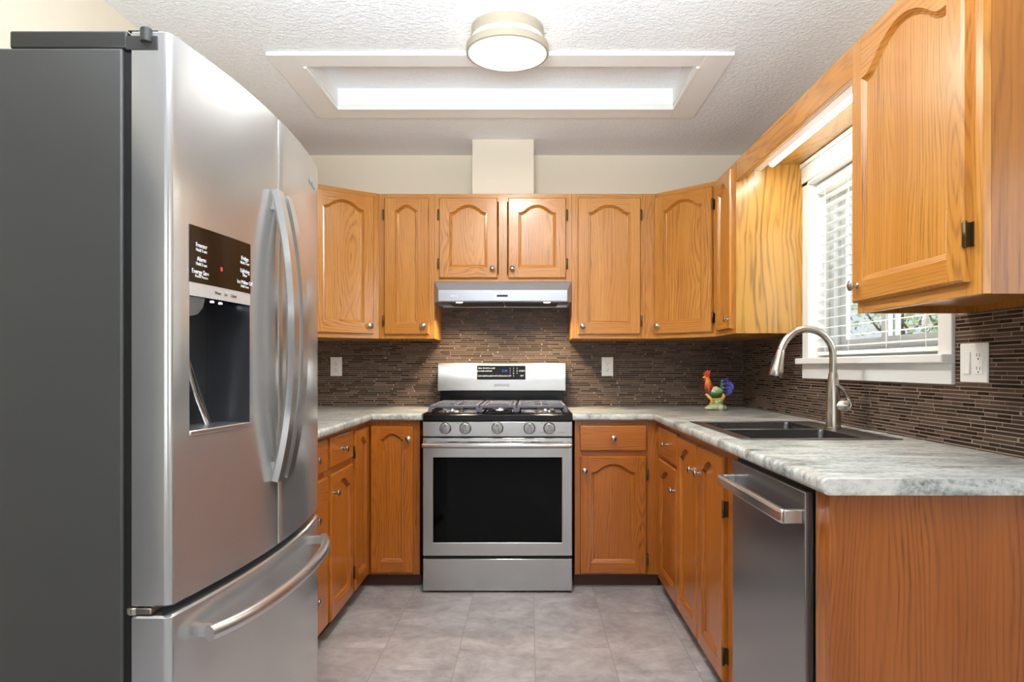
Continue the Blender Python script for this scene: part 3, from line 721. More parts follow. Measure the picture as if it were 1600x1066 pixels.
# oven door
WX0, WX1, WZ_0, WZ_1 = -0.325, 0.325, 0.255, 0.685
m = MB(); slab_cells(m, [-hw, WX0, WX1, hw], [0.188, WZ_0, WZ_1, 0.784], lambda u, v: not (WX0 < u < WX1 and WZ_0 < v < WZ_1), 0.0, 0.05, 'y')
bmesh.ops.remove_doubles(m.bm, verts=m.bm.verts, dist=1e-5)
door = m.build('oven_door', STEEL_X, t, bevel=0.0025)
MB().box(WX0, WX1, 0.0035, 0.008, WZ_0, WZ_1).build('door_glass', OVENGLASS, door)
for a, b in ((-0.247, -0.198), (-0.147, -0.096), (-0.090, -0.038), (0.012, 0.063), (0.069, 0.121), (0.171, 0.221)): MB().box(a, b, -0.0006, 0.004, 0.761, 0.7655).build('vent_slot', GAP, door)
m = MB(); zc = 0.752
m.sweep([(-0.370, -0.052, zc), (-0.366, -0.054, zc), (0.366, -0.054, zc), (0.370, -0.052, zc)], [0.012, 0.0155, 0.0155, 0.012], 16, (0.9, 0.9))
for x in (-0.345, 0.345): m.box(x-0.014, x+0.014, -0.05, 0.0, zc-0.010, zc+0.010)
m.build('door_handle', HANDLE, door)
MB().box(-hw+0.006, hw-0.006, 0.012, 0.05, 0.172, 0.80).build('door_gasket', GAP, t)
# slanted control panel with knobs
m = MB(); m.prism([(0.0, 0.792), (0.0, 0.866), (0.05, 0.867), (0.05, 0.790), (0.004, 0.790)], -hw, hw, 'x'); cp = m.build('control_panel', STEEL_X, t, bevel=0.002)
for x in ((696-777)/308, (727-777)/308, (777-777)/308, (826.7-777)/308, (857.5-777)/308):
    m = MB(); zc = 0.834
    m.lathe([(0.0305, 0.0), (0.0305, 0.004), (0.0285, 0.006), (0.0275, 0.028), (0.0255, 0.032), (0.0, 0.033)], (x, 0.0, zc), 'y', 28)
    m.box(x-0.006, x+0.006, -0.041, -0.030, zc-0.024, zc+0.024)
    k = m.build('burner_knob', KNOBST, t, bevel=0.001)
    MB().box(x-0.0012, x+0.0012, -0.0416, -0.0405, zc+0.006, zc+0.022).build('pointer', GREY_INK, k)
for x in (685, 715, 765, 817, 846): xx = (x-777)/308; MB().box(xx-0.005, xx+0.005, -0.0006, 0, 0.8585, 0.8605).build('burner_mark', GREY_INK, cp)
for x0 in (0.225, 0.318):
    m = MB()
    for k in range(5): m.box(x0-0.012+k*0.007, x0-0.008+k*0.007, -0.0006, 0, 0.811, 0.8135)
    m.build('panel_lettering', GREY_INK, cp)
# cooktop tray, burners, grates
m = MB(); m.prism([(-0.002, 0.870), (-0.002, 0.899), (0.010, 0.906), (0.55, 0.910), (0.62, 0.912), (0.62, 0.868), (0.0, 0.868)], -hw+0.001, hw-0.001, 'x'); m.build('cooktop', ENAMEL, t, bevel=0.004, seg=3)
zt = 0.9115
for x, y, r in ((-0.245, 0.16, 0.05), (-0.245, 0.43, 0.04), (0.0, 0.30, 0.055), (0.245, 0.16, 0.045), (0.245, 0.43, 0.036)):
    m = MB(); m.lathe([(r*1.25, -0.004), (r*1.2, 0.004), (r, 0.006), (r, 0.014), (0.0, 0.014)], (x, y, zt-0.001), 'z', 24)
    b = m.build('burner', CHROME, t)
    MB().lathe([(r*0.85, 0.0), (r*0.9, 0.004), (r*0.8, 0.009), (0.0, 0.010)], (x, y, zt+0.0135), 'z', 24).build('burner_cap', IRON, b)
def grate(x0, x1, centre):
    m = MB(); y0, y1 = 0.020, 0.535; zt0, zt1 = 0.934, 0.948; b = 0.013; zi = 0.908
    def bar(xa, ya, xb, yb, w=b, za=zt0, zb=zt1):
        d = Vector((xb-xa, yb-ya)).normalized(); n = Vector((-d.y, d.x))*w/2
        m.prism([(xa-n.x, ya-n.y), (xb-n.x, yb-n.y), (xb+n.x, yb+n.y), (xa+n.x, ya+n.y)], za, zb, 'z')
    ins = 0.012
    bar(x0+ins, y0+0.02, x1-ins, y0+0.02, 0.015); bar(x0+ins, y1, x1-ins, y1, 0.015)
    bar(x0+ins, y0+0.02, x0+ins, y1); bar(x1-ins, y0+0.02, x1-ins, y1)
    # sloping corner legs down to the tray
    for xa, sx in ((x0+ins, -1), (x1-ins, 1)):
        for ya, sy in ((y0+0.02, -1), (y1, 1)):
            m.prism([(xa-0.009, zt1-0.001), (xa+0.009, zt1-0.001), (xa+sx*0.010+0.010, zi+0.003), (xa+sx*0.010-0.010, zi+0.003)], ya-0.008, ya+0.008, 'y')
    xm = (x0+x1)/2; ym = (y0+y1)/2+0.01
    if centre:
        bar(xm-0.062, y0+0.02, xm-0.062, y1, 0.010); bar(xm+0.062, y0+0.02, xm+0.062, y1, 0.010)
        m.box(xm-0.055, xm+0.055, ym-0.05, ym+0.05, zt1-0.004, zt1)
        for y in (ym-0.12, ym+0.12): bar(x0+ins, y, x1-ins, y, 0.010)
    else:
        bar(x0+ins, ym, x1-ins, ym); bar(xm, y0+0.02, xm, y0+0.10, 0.009); bar(xm, y1-0.08, xm, y1, 0.009); bar(xm, ym-0.09, xm, ym+0.09, 0.009)
        for yc in (y0+0.145, y1-0.125):
            bar(x0+ins, yc, xm-0.035, yc, 0.009); bar(xm+0.035, yc, x1-ins, yc, 0.009)
    m.build('grate', IRON, t, bevel=0.0025)
grate(-0.352, -0.097, False); grate(-0.094, 0.094, True); grate(0.097, 0.352, False)
# upright backguard
m = MB(); m.prism([(0.575, 0.905), (0.575, 1.0), (0.665, 1.0), (0.665, 0.905)], -hw+0.012, hw-0.012, 'x'); m.build('backguard_base', ENAMEL, t)
m = MB(); m.prism([(0.530, 1.004), (0.530, 1.150), (0.540, 1.166), (0.665, 1.166), (0.665, 1.002), (0.540, 1.002)], -hw+0.004, hw-0.004, 'x'); bgd = m.build('backguard', STEEL_X, t, bevel=0.003, seg=3)
S = 268.0
def bx(px): return (px-784.5)/S
def bz(py): return CAMH-(py-573)/S
m = MB(); m.box(bx(745.9), bx(821.7), 0.5285, 0.532, bz(593.2), bz(571.3)); dp = m.build('control_display', GLOSSBLACK, t)
m = MB(); m.bm.free(); text('clock_digits', [('5:10', (bx(789), 0.5282, bz(579.8)), 0.018)], BLUE_LED, dp, 0.018, R_FRONT)
L = []
for px, py, s in ((751, 575.5, 'Bake'), (758.5, 575.5, 'Broil'), (765.5, 575.5, 'Warm'), (771.5, 575.5, 'Self'), (751, 579.8, 'Convect'), (758.5, 579.8, 'Roast'), (765.5, 579.8, 'Bread'),
                  (750.5, 587.5, 'Lock'), (757, 587.5, 'Light'), (764.5, 587.5, 'Settings'), (771.5, 587.5, 'Timer'), (778, 587.5, 'Clock'), (785, 587.5, 'Delay'), (791.5, 587.5, 'Start'), (797, 587.5, 'Off'),
                  (797.5, 575.8, '1'), (803, 575.8, '2'), (808.5, 575.8, '3'), (797.5, 579.7, '4'), (803, 579.7, '5'), (808.5, 579.7, '6'), (797.5, 583.6, '7'), (803, 583.6, '8'), (808.5, 583.6, '9'), (803, 587.6, '0'),
                  (816, 580, 'START'), (816, 587.4, 'OFF')):
    L.append((s, (bx(px), 0.5282, bz(py)), 0.0115 if len(s) > 1 else 0.010))
text('display_lettering', L, WHITE_INK, dp, 0.011, R_FRONT)
text('brand_lettering', [('SAMSUNG', (bx(784.5), 0.5296, bz(602.3)), 0.020)], GREY_INK, bgd, 0.02, R_FRONT)

# ------------------------------------------------------------------ range hood
HX = -0.1463
t = thing('range_hood', 'slim stainless range hood with two lit lamps above the range', 'hood', (HX, YB-0.009, 1.48))
hb, hf = 0.3835, 0.356; yb, yf, yc = -0.0, -0.368, -0.326
def hz(z): return z-1.48
HB, HT = 1.503, 1.568
m = MB()
# outer skin: sloping top, upright fascia, tapered cheeks, recessed underside
def ring(z, xf, y): return [(-hb, yb, z), (-hb, yc, z), (-xf, y, z), (xf, y, z), (hb, yc, z), (hb, yb, z)]
m.rings([ring(hz(HB), hf, yf+0.004), ring(hz(HB+0.006), hf, yf), ring(hz(HT), hf, yf), ring(hz(1.6195), hb-0.0005, yc-0.001)], cap=False)
vt = [m.bm.verts.new(p) for p in ring(hz(1.6195), hb-0.0005, yc-0.004)]; m.face(vt)
def under(z, xf, y, k): return [(-hb+k, yb-k, z), (-hb+k, yc, z), (-xf+k*0.7, y+k, z), (xf-k*0.7, y+k, z), (hb-k, yc, z), (hb-k, yb-k, z)]
m.rings([ring(hz(HB), hf, yf+0.004), under(hz(HB), hf, yf+0.004, 0.010), under(hz(HB+0.012), hf, yf+0.004, 0.012)], cap=False)
vt = [m.bm.verts.new(p) for p in under(hz(HB+0.012), hf, yf+0.004, 0.012)]; m.face(vt)
bmesh.ops.remove_doubles(m.bm, verts=m.bm.verts, dist=1e-5)
hd = m.build('canopy', STEEL_H, t, sharp=20)
for x0, x1 in ((-0.31, -0.004), (0.004, 0.31)):
    m = MB(); m.box(x0, x1, -0.285, -0.03, hz(HB+0.002), hz(HB+0.0118)); m.build('grease_filter', steel('filter_steel', '#6A6A6A', 0.45, 'y', 0.3), t, bevel=0.002)
for x in (-0.245, 0.245):
    m = MB(); m.lathe([(0.030, 0.0), (0.029, 0.009), (0.0, 0.009)], (x, yf+0.045, hz(HB+0.0025)), 'z', 20); l = m.build('lamp', CHROME, t)
    MB().lathe([(0.0, -0.002), (0.017, -0.0015), (0.020, 0.0016), (0.0, 0.0018)], (x, yf+0.045, hz(HB+0.0003)), 'z', 20).build('lamp_lens', HOODLED, l)
    lt = bpy.data.lights.new('hood_lamp_light', 'SPOT'); lt.energy = 18; lt.color = (1.0, 0.80, 0.55); lt.spot_size = math.radians(125); lt.spot_blend = 0.6; lt.shadow_soft_size = 0.025
    lo = bpy.data.objects.new('hood_lamp_light', lt); C.objects.link(lo); lo.location = (HX+x, YB-0.009+yf+0.045, 1.497); lo.rotation_euler = (math.radians(10), 0, 0)
m = MB(); m.box(-0.033, 0.027, yf-0.0012, yf, hz(1.5310), hz(1.5420)); m.build('hood_display', plain('hood_display_blue', '#101C2E', 0.15), t)
m = MB()
for x in (-0.047, -0.0405, 0.033, 0.041):
    for z in (1.5325, 1.5395): m.box(x, x+0.005, yf-0.0012, yf, hz(z-0.002), hz(z+0.002))
m.build('hood_button', WHITE_INK, t)
m = MB(); m.prism([(-0.292, hz(1.5345)), (-0.283, hz(1.5395)), (-0.270, hz(1.5380)), (-0.270, hz(1.5355))], yf-0.0008, yf, 'y')
for k in range(6): m.box(-0.281+k*0.0055, -0.277+k*0.0055, yf-0.0008, yf, hz(1.5335), hz(1.5375))
m.box(-0.292, -0.245, yf-0.0008, yf, hz(1.5320), hz(1.5328)); m.build('hood_logo', WHITE_INK, t)

# ------------------------------------------------------------------ refrigerator
FY0, FY1 = 1.291, 2.199; FYM = 1.745; RT = Vector((-1.09, FYM, 0))
def bow(y): u = (y-FYM)/0.454; return -0.68+0.040*(1-u*u)
t = thing('refrigerator', 'large stainless french-door refrigerator with an ice and water dispenser', 'refrigerator', RT)
def W(x, y, z): return (x-RT.x, y-RT.y, z)
def wb(m, x0, x1, y0, y1, z0, z1): return m.box(x0-RT.x, x1-RT.x, y0-RT.y, y1-RT.y, z0, z1)
m = MB(); wb(m, -1.455, -0.770, FY0, FY1, 0.045, 1.748)
for x in (-1.40, -0.83):
    for y in (FY0+0.06, FY1-0.06): m.lathe([(0.022, 0.0), (0.022, 0.045)], (x-RT.x, y-RT.y, 0), 'z', 12)
body = m.build('body', FR_SIDE, t, bevel=0.004)
m = MB(); wb(m, -0.7698, -0.752, FY0+0.006, FY1-0.006, 0.06, 1.742); m.build('door_gasket', GAP, t)
def door_plan(y0, y1, r0, r1, N=20, back=-0.752):
    P = [(back, y0), (-0.68-0.006+0.0, y0)] if r0 else [(back, y0)]
    P = [(back, y0)]
    ya, yb_ = y0+r0, y1-r1
    def rc(cx, cy, r, a0, a1): return [(cx+r*math.cos(math.radians(a0+(a1-a0)*k/5)), cy+r*math.sin(math.radians(a0+(a1-a0)*k/5))) for k in range(6)]
    P += rc(bow(ya)-r0, ya, r0, -90, -6)
    P += [(bow(ya+(yb_-ya)*k/N), ya+(yb_-ya)*k/N) for k in range(1, N)]
    P += rc(bow(yb_)-r1, yb_, r1, 6, 90)
    P.append((back, y1)); return P
def door_mesh(P, z0, z1, hole=None, bev=0.004):
    """P: open plan polyline front side; hole: (ya, yb, za, zb) cut through the front skin"""
    m = MB(); zs = sorted({z0, z0+bev, z1-bev, z1, *((hole[2], hole[3]) if hole else ())})
    if hole:
        Q = []
        for a, b in zip(P, P[1:]):
            Q.append(a)
            for yv in (hole[0], hole[1]):
                if a[0] > -0.70 and a[1]+1e-6 < yv < b[1]-1e-6: Q.append((bow(yv), yv))
        P = Q+[P[-1]]
    cx = sum(p[0] for p in P)/len(P); cy = sum(p[1] for p in P)/len(P)
    V = []
    for z in zs:
        k = bev if z in (z0, z1) else 0; row = []
        for x, y in P:
            xx = x-k if x > -0.75 else x
            yy = y+(k if y < P[0][1]+0.01 else -k if y > P[-1][1]-0.01 else 0)
            row.append(m.bm.verts.new(W(xx, yy, z)))
        V.append(row)
    m.smooth = True
    for i in range(len(zs)-1):
        for j in range(len(P)-1):
            ym_ = (P[j][1]+P[j+1][1])/2; zm = (zs[i]+zs[i+1])/2
            if hole and hole[0] < ym_ < hole[1] and hole[2] < zm < hole[3] and P[j][0] > -0.70: continue
            m.face([V[i][j], V[i][j+1], V[i+1][j+1], V[i+1][j]])
    m.smooth = False
    m.face(V[0][::-1]); m.face(V[-1])
    for i in range(len(zs)-1): m.face([V[i][0], V[i+1][0], V[i+1][-1], V[i][-1]])
    return m
HOLE = (1.347, 1.576, 1.008, 1.4265)
dl = door_mesh(door_plan(FY0, FYM-0.003, 0.014, 0.006), 0.689, 1.781, HOLE).build('left_door', STEEL_F, t, sharp=40)
dr = door_mesh(door_plan(FYM+0.003, FY1, 0.006, 0.014), 0.689, 1.781).build('right_door', STEEL_F, t, sharp=40)
dz = door_mesh(door_plan(FY0, FY1, 0.014, 0.014, 36), 0.06, 0.672).build('freezer_drawer', STEEL_F, t, sharp=40)
text('brand_lettering', [('SAMSUNG', W(bow(2.08)+0.0012, 2.08, 1.70))], plain('pale_grey_ink', '#8C8B8A', 0.4), dr, 0.02, Euler((PI/2, 0, math.radians(90+8.2))).to_matrix())
# dispenser in the left door
ya, yb_, za, zb_ = HOLE; zr = 1.286; zd = 1.313
xa, xb = bow(ya), bow(yb_); XB = -0.745
m = MB()
def P3(x, y, z): return m.bm.verts.new(W(x, y, z))
N = 8; ysn = [ya+(yb_-ya)*k/N for k in range(N+1)]
m.poly([W(xa, ya, za), W(xa, ya, zr), W(XB, ya, zr), W(XB, ya, za)]); m.poly([W(xb, yb_, za), W(xb, yb_, zr), W(XB, yb_, zr), W(XB, yb_, za)])
m.poly([W(XB, ya, za), W(XB, yb_, za), W(XB, yb_, zr), W(XB, ya, zr)])
m.poly([W(bow(y), y, zr) for y in ysn]+[W(XB, yb_, zr), W(XB, ya, zr)])
m.build('dispenser_recess', RECESS, t)
m = MB(); m.prism([(XB-RT.x, ya-RT.y), (XB-RT.x, yb_-RT.y)]+[(bow(y)+0.003-RT.x, y-RT.y) for y in ysn[::-1]], za, za+0.010, 'z'); m.build('drip_tray', HANDLE, t, bevel=0.002)
m = MB()
m.prism([(bow(y)+0.0015-RT.x, y-RT.y) for y in ysn]+[(bow(y)-0.02-RT.x, y-RT.y) for y in ysn[::-1]], zr, zd, 'z'); strip = m.build('dispenser_strip', STRIPM, t)
m = MB(); m.prism([(bow(y)+0.002-RT.x, y-RT.y) for y in ysn]+[(bow(y)-0.02-RT.x, y-RT.y) for y in ysn[::-1]], zd, zb_, 'z'); cpn = m.build('dispenser_panel', DISP_WOOD, t)
L = []
def dl_(s, px, z, sz): 
    y = 1.347+px*0.229; L.append((s, W(bow(y)+0.0026, y, z), sz))
for s, px, z, sz in (('Freezer', 0.15, 1.389, 0.013), ('Hold 3 sec', 0.15, 1.379, 0.009), ('Alarm', 0.15, 1.361, 0.013), ('Hold 3 sec', 0.15, 1.351, 0.009), ('Energy Saver', 0.15, 1.335, 0.013), ('Power Freeze', 0.15, 1.326, 0.008),
                     ('Fridge', 0.88, 1.389, 0.013), ('Hold 3 sec', 0.88, 1.379, 0.009), ('Lighting', 0.88, 1.361, 0.013), ('Filter', 0.88, 1.351, 0.009), ('Ice Maker Off', 0.88, 1.335, 0.012), ('Hold 3 sec', 0.88, 1.326, 0.008)):
    dl_(s, px, z, sz)
for q in (L[:6], L[6:]): text('panel_lettering', q, WHITE_INK, cpn, 0.01, Euler((PI/2, 0, math.radians(90-5.5))).to_matrix())
m = MB(); y = 1.452; m.lathe([(0.0045, 0.0), (0.0045, 0.0008), (0.0, 0.001)], W(bow(y)+0.0018, y, 1.352), 'x', 14); m.build('indicator_light', RED_LED, cpn)
L = [('Water', W(bow(1.44)+0.0018, 1.44, 1.2995)), ('Ice', W(bow(1.47)+0.0018, 1.47, 1.2995)), ('Cubed', W(bow(1.50)+0.0018, 1.50, 1.2995))]
text('strip_lettering', L, GREY_INK, strip, 0.009, Euler((PI/2, 0, math.radians(90-6))).to_matrix())
m = MB(); m.sweep([W(-0.700, 1.40, zr), W(-0.700, 1.40, zr-0.018), W(-0.702, 1.404, zr-0.030)], [0.040, 0.036, 0.026], 16, (0.75, 1.0)); m.build('ice_chute', plain('chute_grey', '#8F9092', 0.3, 0.3), t)
m = MB(); m.sweep([W(-0.735, 1.415, 1.24), W(-0.728, 1.445, 1.17), W(-0.722, 1.485, 1.085), W(-0.716, 1.520, 1.022)], [0.009, 0.012, 0.013, 0.012], 12, (0.4, 1.0), up=(1, 0, 0)); m.build('dispenser_lever', CHROME, t)
for y in (1.485, 1.525):
    MB().lathe([(0.0, -0.0015), (0.004, -0.0012), (0.004, 0.0)], W(-0.690, y, zr-0.0003), 'z', 12).build('dispenser_light', WHITE_LED, t)
# hinges on top
m = MB(); wb(m, -0.985, -0.762, FY0+0.002, FY0+0.10, 1.7485, 1.782); m.build('hinge_cover', FR_HINGE, t, bevel=0.004)
m = MB(); wb(m, -0.762, -0.705, FY0+0.004, FY0+0.07, 1.7815, 1.7835); hc = m
hc.lathe([(0.0105, 0.0), (0.0105, 0.024), (0.009, 0.026)], W(-0.722, FY0-0.004, 1.757), 'z', 16); wb(hc, -0.7619, -0.702, FY0-0.002, FY0+0.003, 1.744, 1.770); hc.build('hinge', FR_HINGE, t, bevel=0.001)
m = MB(); wb(m, -0.985, -0.762, FY1-0.10, FY1-0.002, 1.7485, 1.782); m.build('hinge_cover', FR_HINGE, t, bevel=0.004)
m = MB(); wb(m, -0.7625, -0.716, FY0+0.001, FY0+0.04, 0.675, 0.687); m.lathe([(0.009, 0), (0.009, 0.014)], W(-0.752, FY0+0.006, 0.674), 'z', 12); m.build('lower_hinge', NICKEL, t, bevel=0.002)
# door handles
prof = [(-0.011, -0.019), (0.004, -0.019), (0.010, -0.015), (0.010, -0.008), (0.004, -0.005), (0.004, 0.000), (0.010, 0.003), (0.010, 0.015), (0.004, 0.019), (-0.011, 0.019)]
for y, d in ((FYM-0.034, dl), (FYM+0.034, dr)):
    m = MB(); pts = []
    for k in range(33):
        s = -1+2*k/32; z = 1.222+0.362*s
        pts.append(W(bow(y)+0.006+0.041*(1-abs(s)**2.3), y, z))
    m.profile(pts, [(-a, b) for a, b in prof], (0, 1, 0))
    for s in (-0.93, 0.93):
        z = 1.222+0.362*s; m.box(bow(y)-RT.x-0.002, bow(y)-RT.x+0.012, y-RT.y-0.010, y-RT.y+0.010, z-0.022, z+0.022)
    m.build('door_handle', HANDLE, d, sharp=25)
m = MB(); pts = []
for k in range(31):
    y = 1.362+(2.120-1.362)*k/30; s = -1+2*k/30
    pts.append(W(bow(y)+0.030+0.030*(1-abs(s)**4), y, 0.612))
m.sweep(pts, 0.0165, 16, (1.0, 0.85))
for y in (1.382, 2.10): m.box(bow(y)-RT.x-0.006, bow(y)-RT.x+0.030, y-RT.y-0.009, y-RT.y+0.009, 0.612-0.011, 0.612+0.011)
m.build('drawer_handle', HANDLE, dz, sharp=40)

# ------------------------------------------------------------------ dishwasher
t = thing('dishwasher', 'stainless dishwasher with a bar handle under the right countertop', 'dishwasher', (0.645, 1.879, 0))
y0, y1 = 1.5975-1.879, 2.166-1.879
m = MB(); m.box(0.022, 0.60, 1.5755-1.879, 2.183-1.879, 0.07, 0.862); m.box(0.06, 0.55, y0+0.02, y1-0.02, 0.0, 0.07); m.build('tub', BLACK, t)
m = MB(); m.box(0.0, 0.021, y0, y1, 0.075, 0.850); d = m.build('door', STEEL_DW, t, bevel=0.002)
m = MB(); zc = 0.790
hp = [(-0.042, y0+0.014, zc), (-0.046, y0+0.03, zc), (-0.046, y1-0.03, zc), (-0.042, y1-0.014, zc)]
m.profile(hp, [(-0.008, -0.017), (0.004, -0.017), (0.009, -0.010), (0.009, 0.010), (0.004, 0.017), (-0.008, 0.017)], (0, 0, 1))
for y in (y0+0.012, y1-0.032): m.box(-0.044, 0.0, y, y+0.020, zc-0.016, zc+0.016)
m.build('handle', HANDLE, d, bevel=0.002)

# ------------------------------------------------------------------ rooster figurine
def m_glaze(name, stops, axis, lo, hi, noise=0.25, scale=60):
    g = NT(name); co = g.coord('Object'); x, y, z = g.sep(co); v = {'x': x, 'z': z}[axis]
    n = g.noise(co, scale, 3, 0.6)
    f = g.math('ADD', g.mapr(v, lo, hi), g.math('MULTIPLY_ADD', n, noise*2, -noise))
    g.link(g.ramp(f, stops), g.b.inputs['Base Color']); g.b.inputs['Roughness'].default_value = 0.14
    g.b.inputs['Coat Weight'].default_value = 0.5; return g.m
G_NECK = m_glaze('glaze_neck', [(0.0, lin('#7E1A10')), (0.25, lin('#D8581C')), (0.55, lin('#EBA23A')), (0.8, lin('#E2501A')), (1, lin('#C92216'))], 'z', 0.115, 0.205, 0.2, 50)
G_COMB = m_glaze('glaze_comb', [(0, lin('#B41A12')), (1, lin('#E8482A'))], 'z', 0.17, 0.23)
G_BODY = m_glaze('glaze_body', [(0.0, lin('#11482C')), (0.35, lin('#2F7A42')), (0.6, lin('#9DBB7A')), (0.85, lin('#F0E2BC')), (1, lin('#E8C98A'))], 'z', 0.068, 0.135, 0.22, 55)
G_TAIL = m_glaze('glaze_tail', [(0, lin('#0E4A34')), (0.28, lin('#154A3C')), (0.42, lin('#20225E')), (0.7, lin('#4A47A8')), (1, lin('#6A66BE'))], 'x', 0.018, 0.085, 0.18, 70)
G_LEG = m_glaze('glaze_leg', [(0, lin('#D98A22')), (1, lin('#E8C35A'))], 'z', 0.03, 0.09)
G_BASE = m_glaze('glaze_base', [(0.0, lin('#E8E4D2')), (0.35, lin('#B9C288')), (0.6, lin('#6F9A50')), (0.8, lin('#E6DFC0')), (1, lin('#D8C85A'))], 'z', 0.0, 0.075, 0.35, 45)
t = thing('rooster_figurine', 'colourful ceramic rooster figurine on the countertop in the right corner', 'figurine', (1.036, 3.80, 0.9035))
m = MB()
for c, r, s in (((0.0, 0, 0.010), 0.034, (1.5, 1.0, 0.55)), ((-0.035, -0.006, 0.012), 0.022, (1.2, 1, 0.55)), ((0.025, -0.02, 0.014), 0.022, (1, 0.9, 0.8)), ((0.045, 0, 0.014), 0.020, (1, 1, 0.75)), ((0.015, 0.004, 0.038), 0.028, (1.1, 0.8, 1.0)), ((-0.012, 0.004, 0.03), 0.022, (1, 0.8, 1.1)), ((0.028, 0.0, 0.055), 0.018, (1, 0.8, 0.9))):
    c = (c[0], c[1], max(c[2], r*s[2]*0.92)); m.ball(c, r, 3, s)
m.build('rock_base', G_BASE, t)
m = MB(); m.sweep([(-0.040, 0, 0.112), (-0.030, 0, 0.104), (-0.012, 0, 0.099), (0.008, 0, 0.098), (0.026, 0, 0.103), (0.040, 0, 0.112)], [0.008, 0.022, 0.031, 0.032, 0.024, 0.010], 18, (1.08, 0.85)); m.build('body', G_BODY, t)
m = MB(); m.sweep([(-0.030, 0, 0.096), (-0.036, 0, 0.118), (-0.040, 0, 0.140), (-0.042, 0, 0.160), (-0.045, 0, 0.176), (-0.046, 0, 0.190), (-0.046, 0, 0.199)], [0.024, 0.025, 0.021, 0.0165, 0.0145, 0.0135, 0.005], 16, (1.0, 0.8)); nk = m.build('neck', G_NECK, t)
m = MB(); m.sweep([(-0.056, 0, 0.184), (-0.066, 0, 0.182), (-0.073, 0, 0.178)], [0.006, 0.004, 0.001], 8); m.build('beak', G_LEG, nk)
m = MB(); m.prism([(-0.062, 0.186), (-0.066, 0.200), (-0.058, 0.204), (-0.060, 0.217), (-0.049, 0.213), (-0.046, 0.226), (-0.037, 0.216), (-0.028, 0.224), (-0.029, 0.206), (-0.033, 0.190)], -0.005, 0.005, 'y')
m.ball((-0.060, -0.004, 0.166), 0.008, 2, (0.7, 0.5, 1.5)); m.ball((-0.060, 0.004, 0.166), 0.008, 2, (0.7, 0.5, 1.5)); m.build('comb', G_COMB, nk, bevel=0.002)
for s in (-1, 1): MB().ball((-0.0515, s*0.0105, 0.187), 0.0028, 2).build('eye', BLACK, nk)
m = MB()
for k in range(9):
    a = k/8; yy = (k % 3-1)*0.008
    h = 0.168-a*0.060; out = 0.060+0.026*math.sin(a*PI)+0.004
    m.sweep([(0.026, yy*0.5, 0.112), (0.036+0.008*a, yy, 0.128+(h-0.128)*0.7+0.004*(1-a)), (out*0.86+0.006, yy, h+0.003), (out+0.006, yy, h-0.014), (out+0.004, yy, h-0.030)], [0.008, 0.011, 0.011, 0.009, 0.003], 10, (1, 0.7))
m.build('tail', G_TAIL, t)
m = MB(); m.sweep([(-0.055, -0.004, 0.092), (-0.042, -0.006, 0.078), (-0.024, -0.008, 0.060), (-0.022, -0.010, 0.036), (-0.046, -0.012, 0.014)], [0.006, 0.009, 0.010, 0.007, 0.005], 10)
m.sweep([(-0.020, -0.002, 0.060), (0.010, -0.006, 0.058), (0.036, -0.004, 0.062), (0.046, 0, 0.076), (0.036, 0, 0.090)], [0.008, 0.010, 0.012, 0.013, 0.010], 10); m.build('legs', G_LEG, t)

# ------------------------------------------------------------------ outlets and switch
def duplex(m1, m2, cx, cz, y):
    m1.box(cx-0.0165, cx+0.0165, y-0.0075, y-0.004, cz-0.033, cz+0.033)
    for z in (cz+0.019, cz-0.019):
        m2.box(cx-0.0075, cx-0.0055, y-0.0080, y-0.0074, z-0.001, z+0.008); m2.box(cx+0.0055, cx+0.0075, y-0.0080, y-0.0074, z-0.001, z+0.006)
        m2.lathe([(0.0026, 0.0), (0.0026, 0.0006), (0.0, 0.0006)], (cx, y-0.0074, z-0.008), 'y', 10)
def outlet(label, loc):
    t = thing('wall_outlet', label, 'outlet', loc, 0, 'outlets on the back wall')
    MB().box(-0.035, 0.035, -0.005, 0, -0.057, 0.057).build('cover_plate', WHITE_P, t, bevel=0.002)
    a, b = MB(), MB(); duplex(a, b, 0, 0, 0.0); r = a.build('receptacle', WHITE_P, t, bevel=0.0008); b.build('socket_slot', SLOT, r)
outlet('white wall outlet on the mosaic left of the range', ((525.5-827)*4.142/1067, YB-0.0082, CAMH))
outlet('white wall outlet on the mosaic right of the range', ((949-827)*4.142/1067, YB-0.0082, CAMH))
t = thing('switch_plate', 'white two-gang plate with rocker switch and outlet beside the window', 'switch', (XR-0.0082, 1.984, CAMH+0.011), -PI/2)
MB().box(-0.062, 0.060, -0.006, 0, -0.057, 0.057).build('cover_plate', WHITE_P, t, bevel=0.002)
m = MB(); m.prism([(-0.0062, -0.033), (-0.0062, 0.033), (-0.0080, 0.033), (-0.0125, -0.032)], -0.042, -0.012, 'x')
m.build('rocker', WHITE_P, t, bevel=0.0008)
a, b = MB(), MB(); duplex(a, b, 0.025, 0, -0.001); r = a.build('receptacle', WHITE_P, t, bevel=0.0008); b.build('socket_slot', SLOT, r)

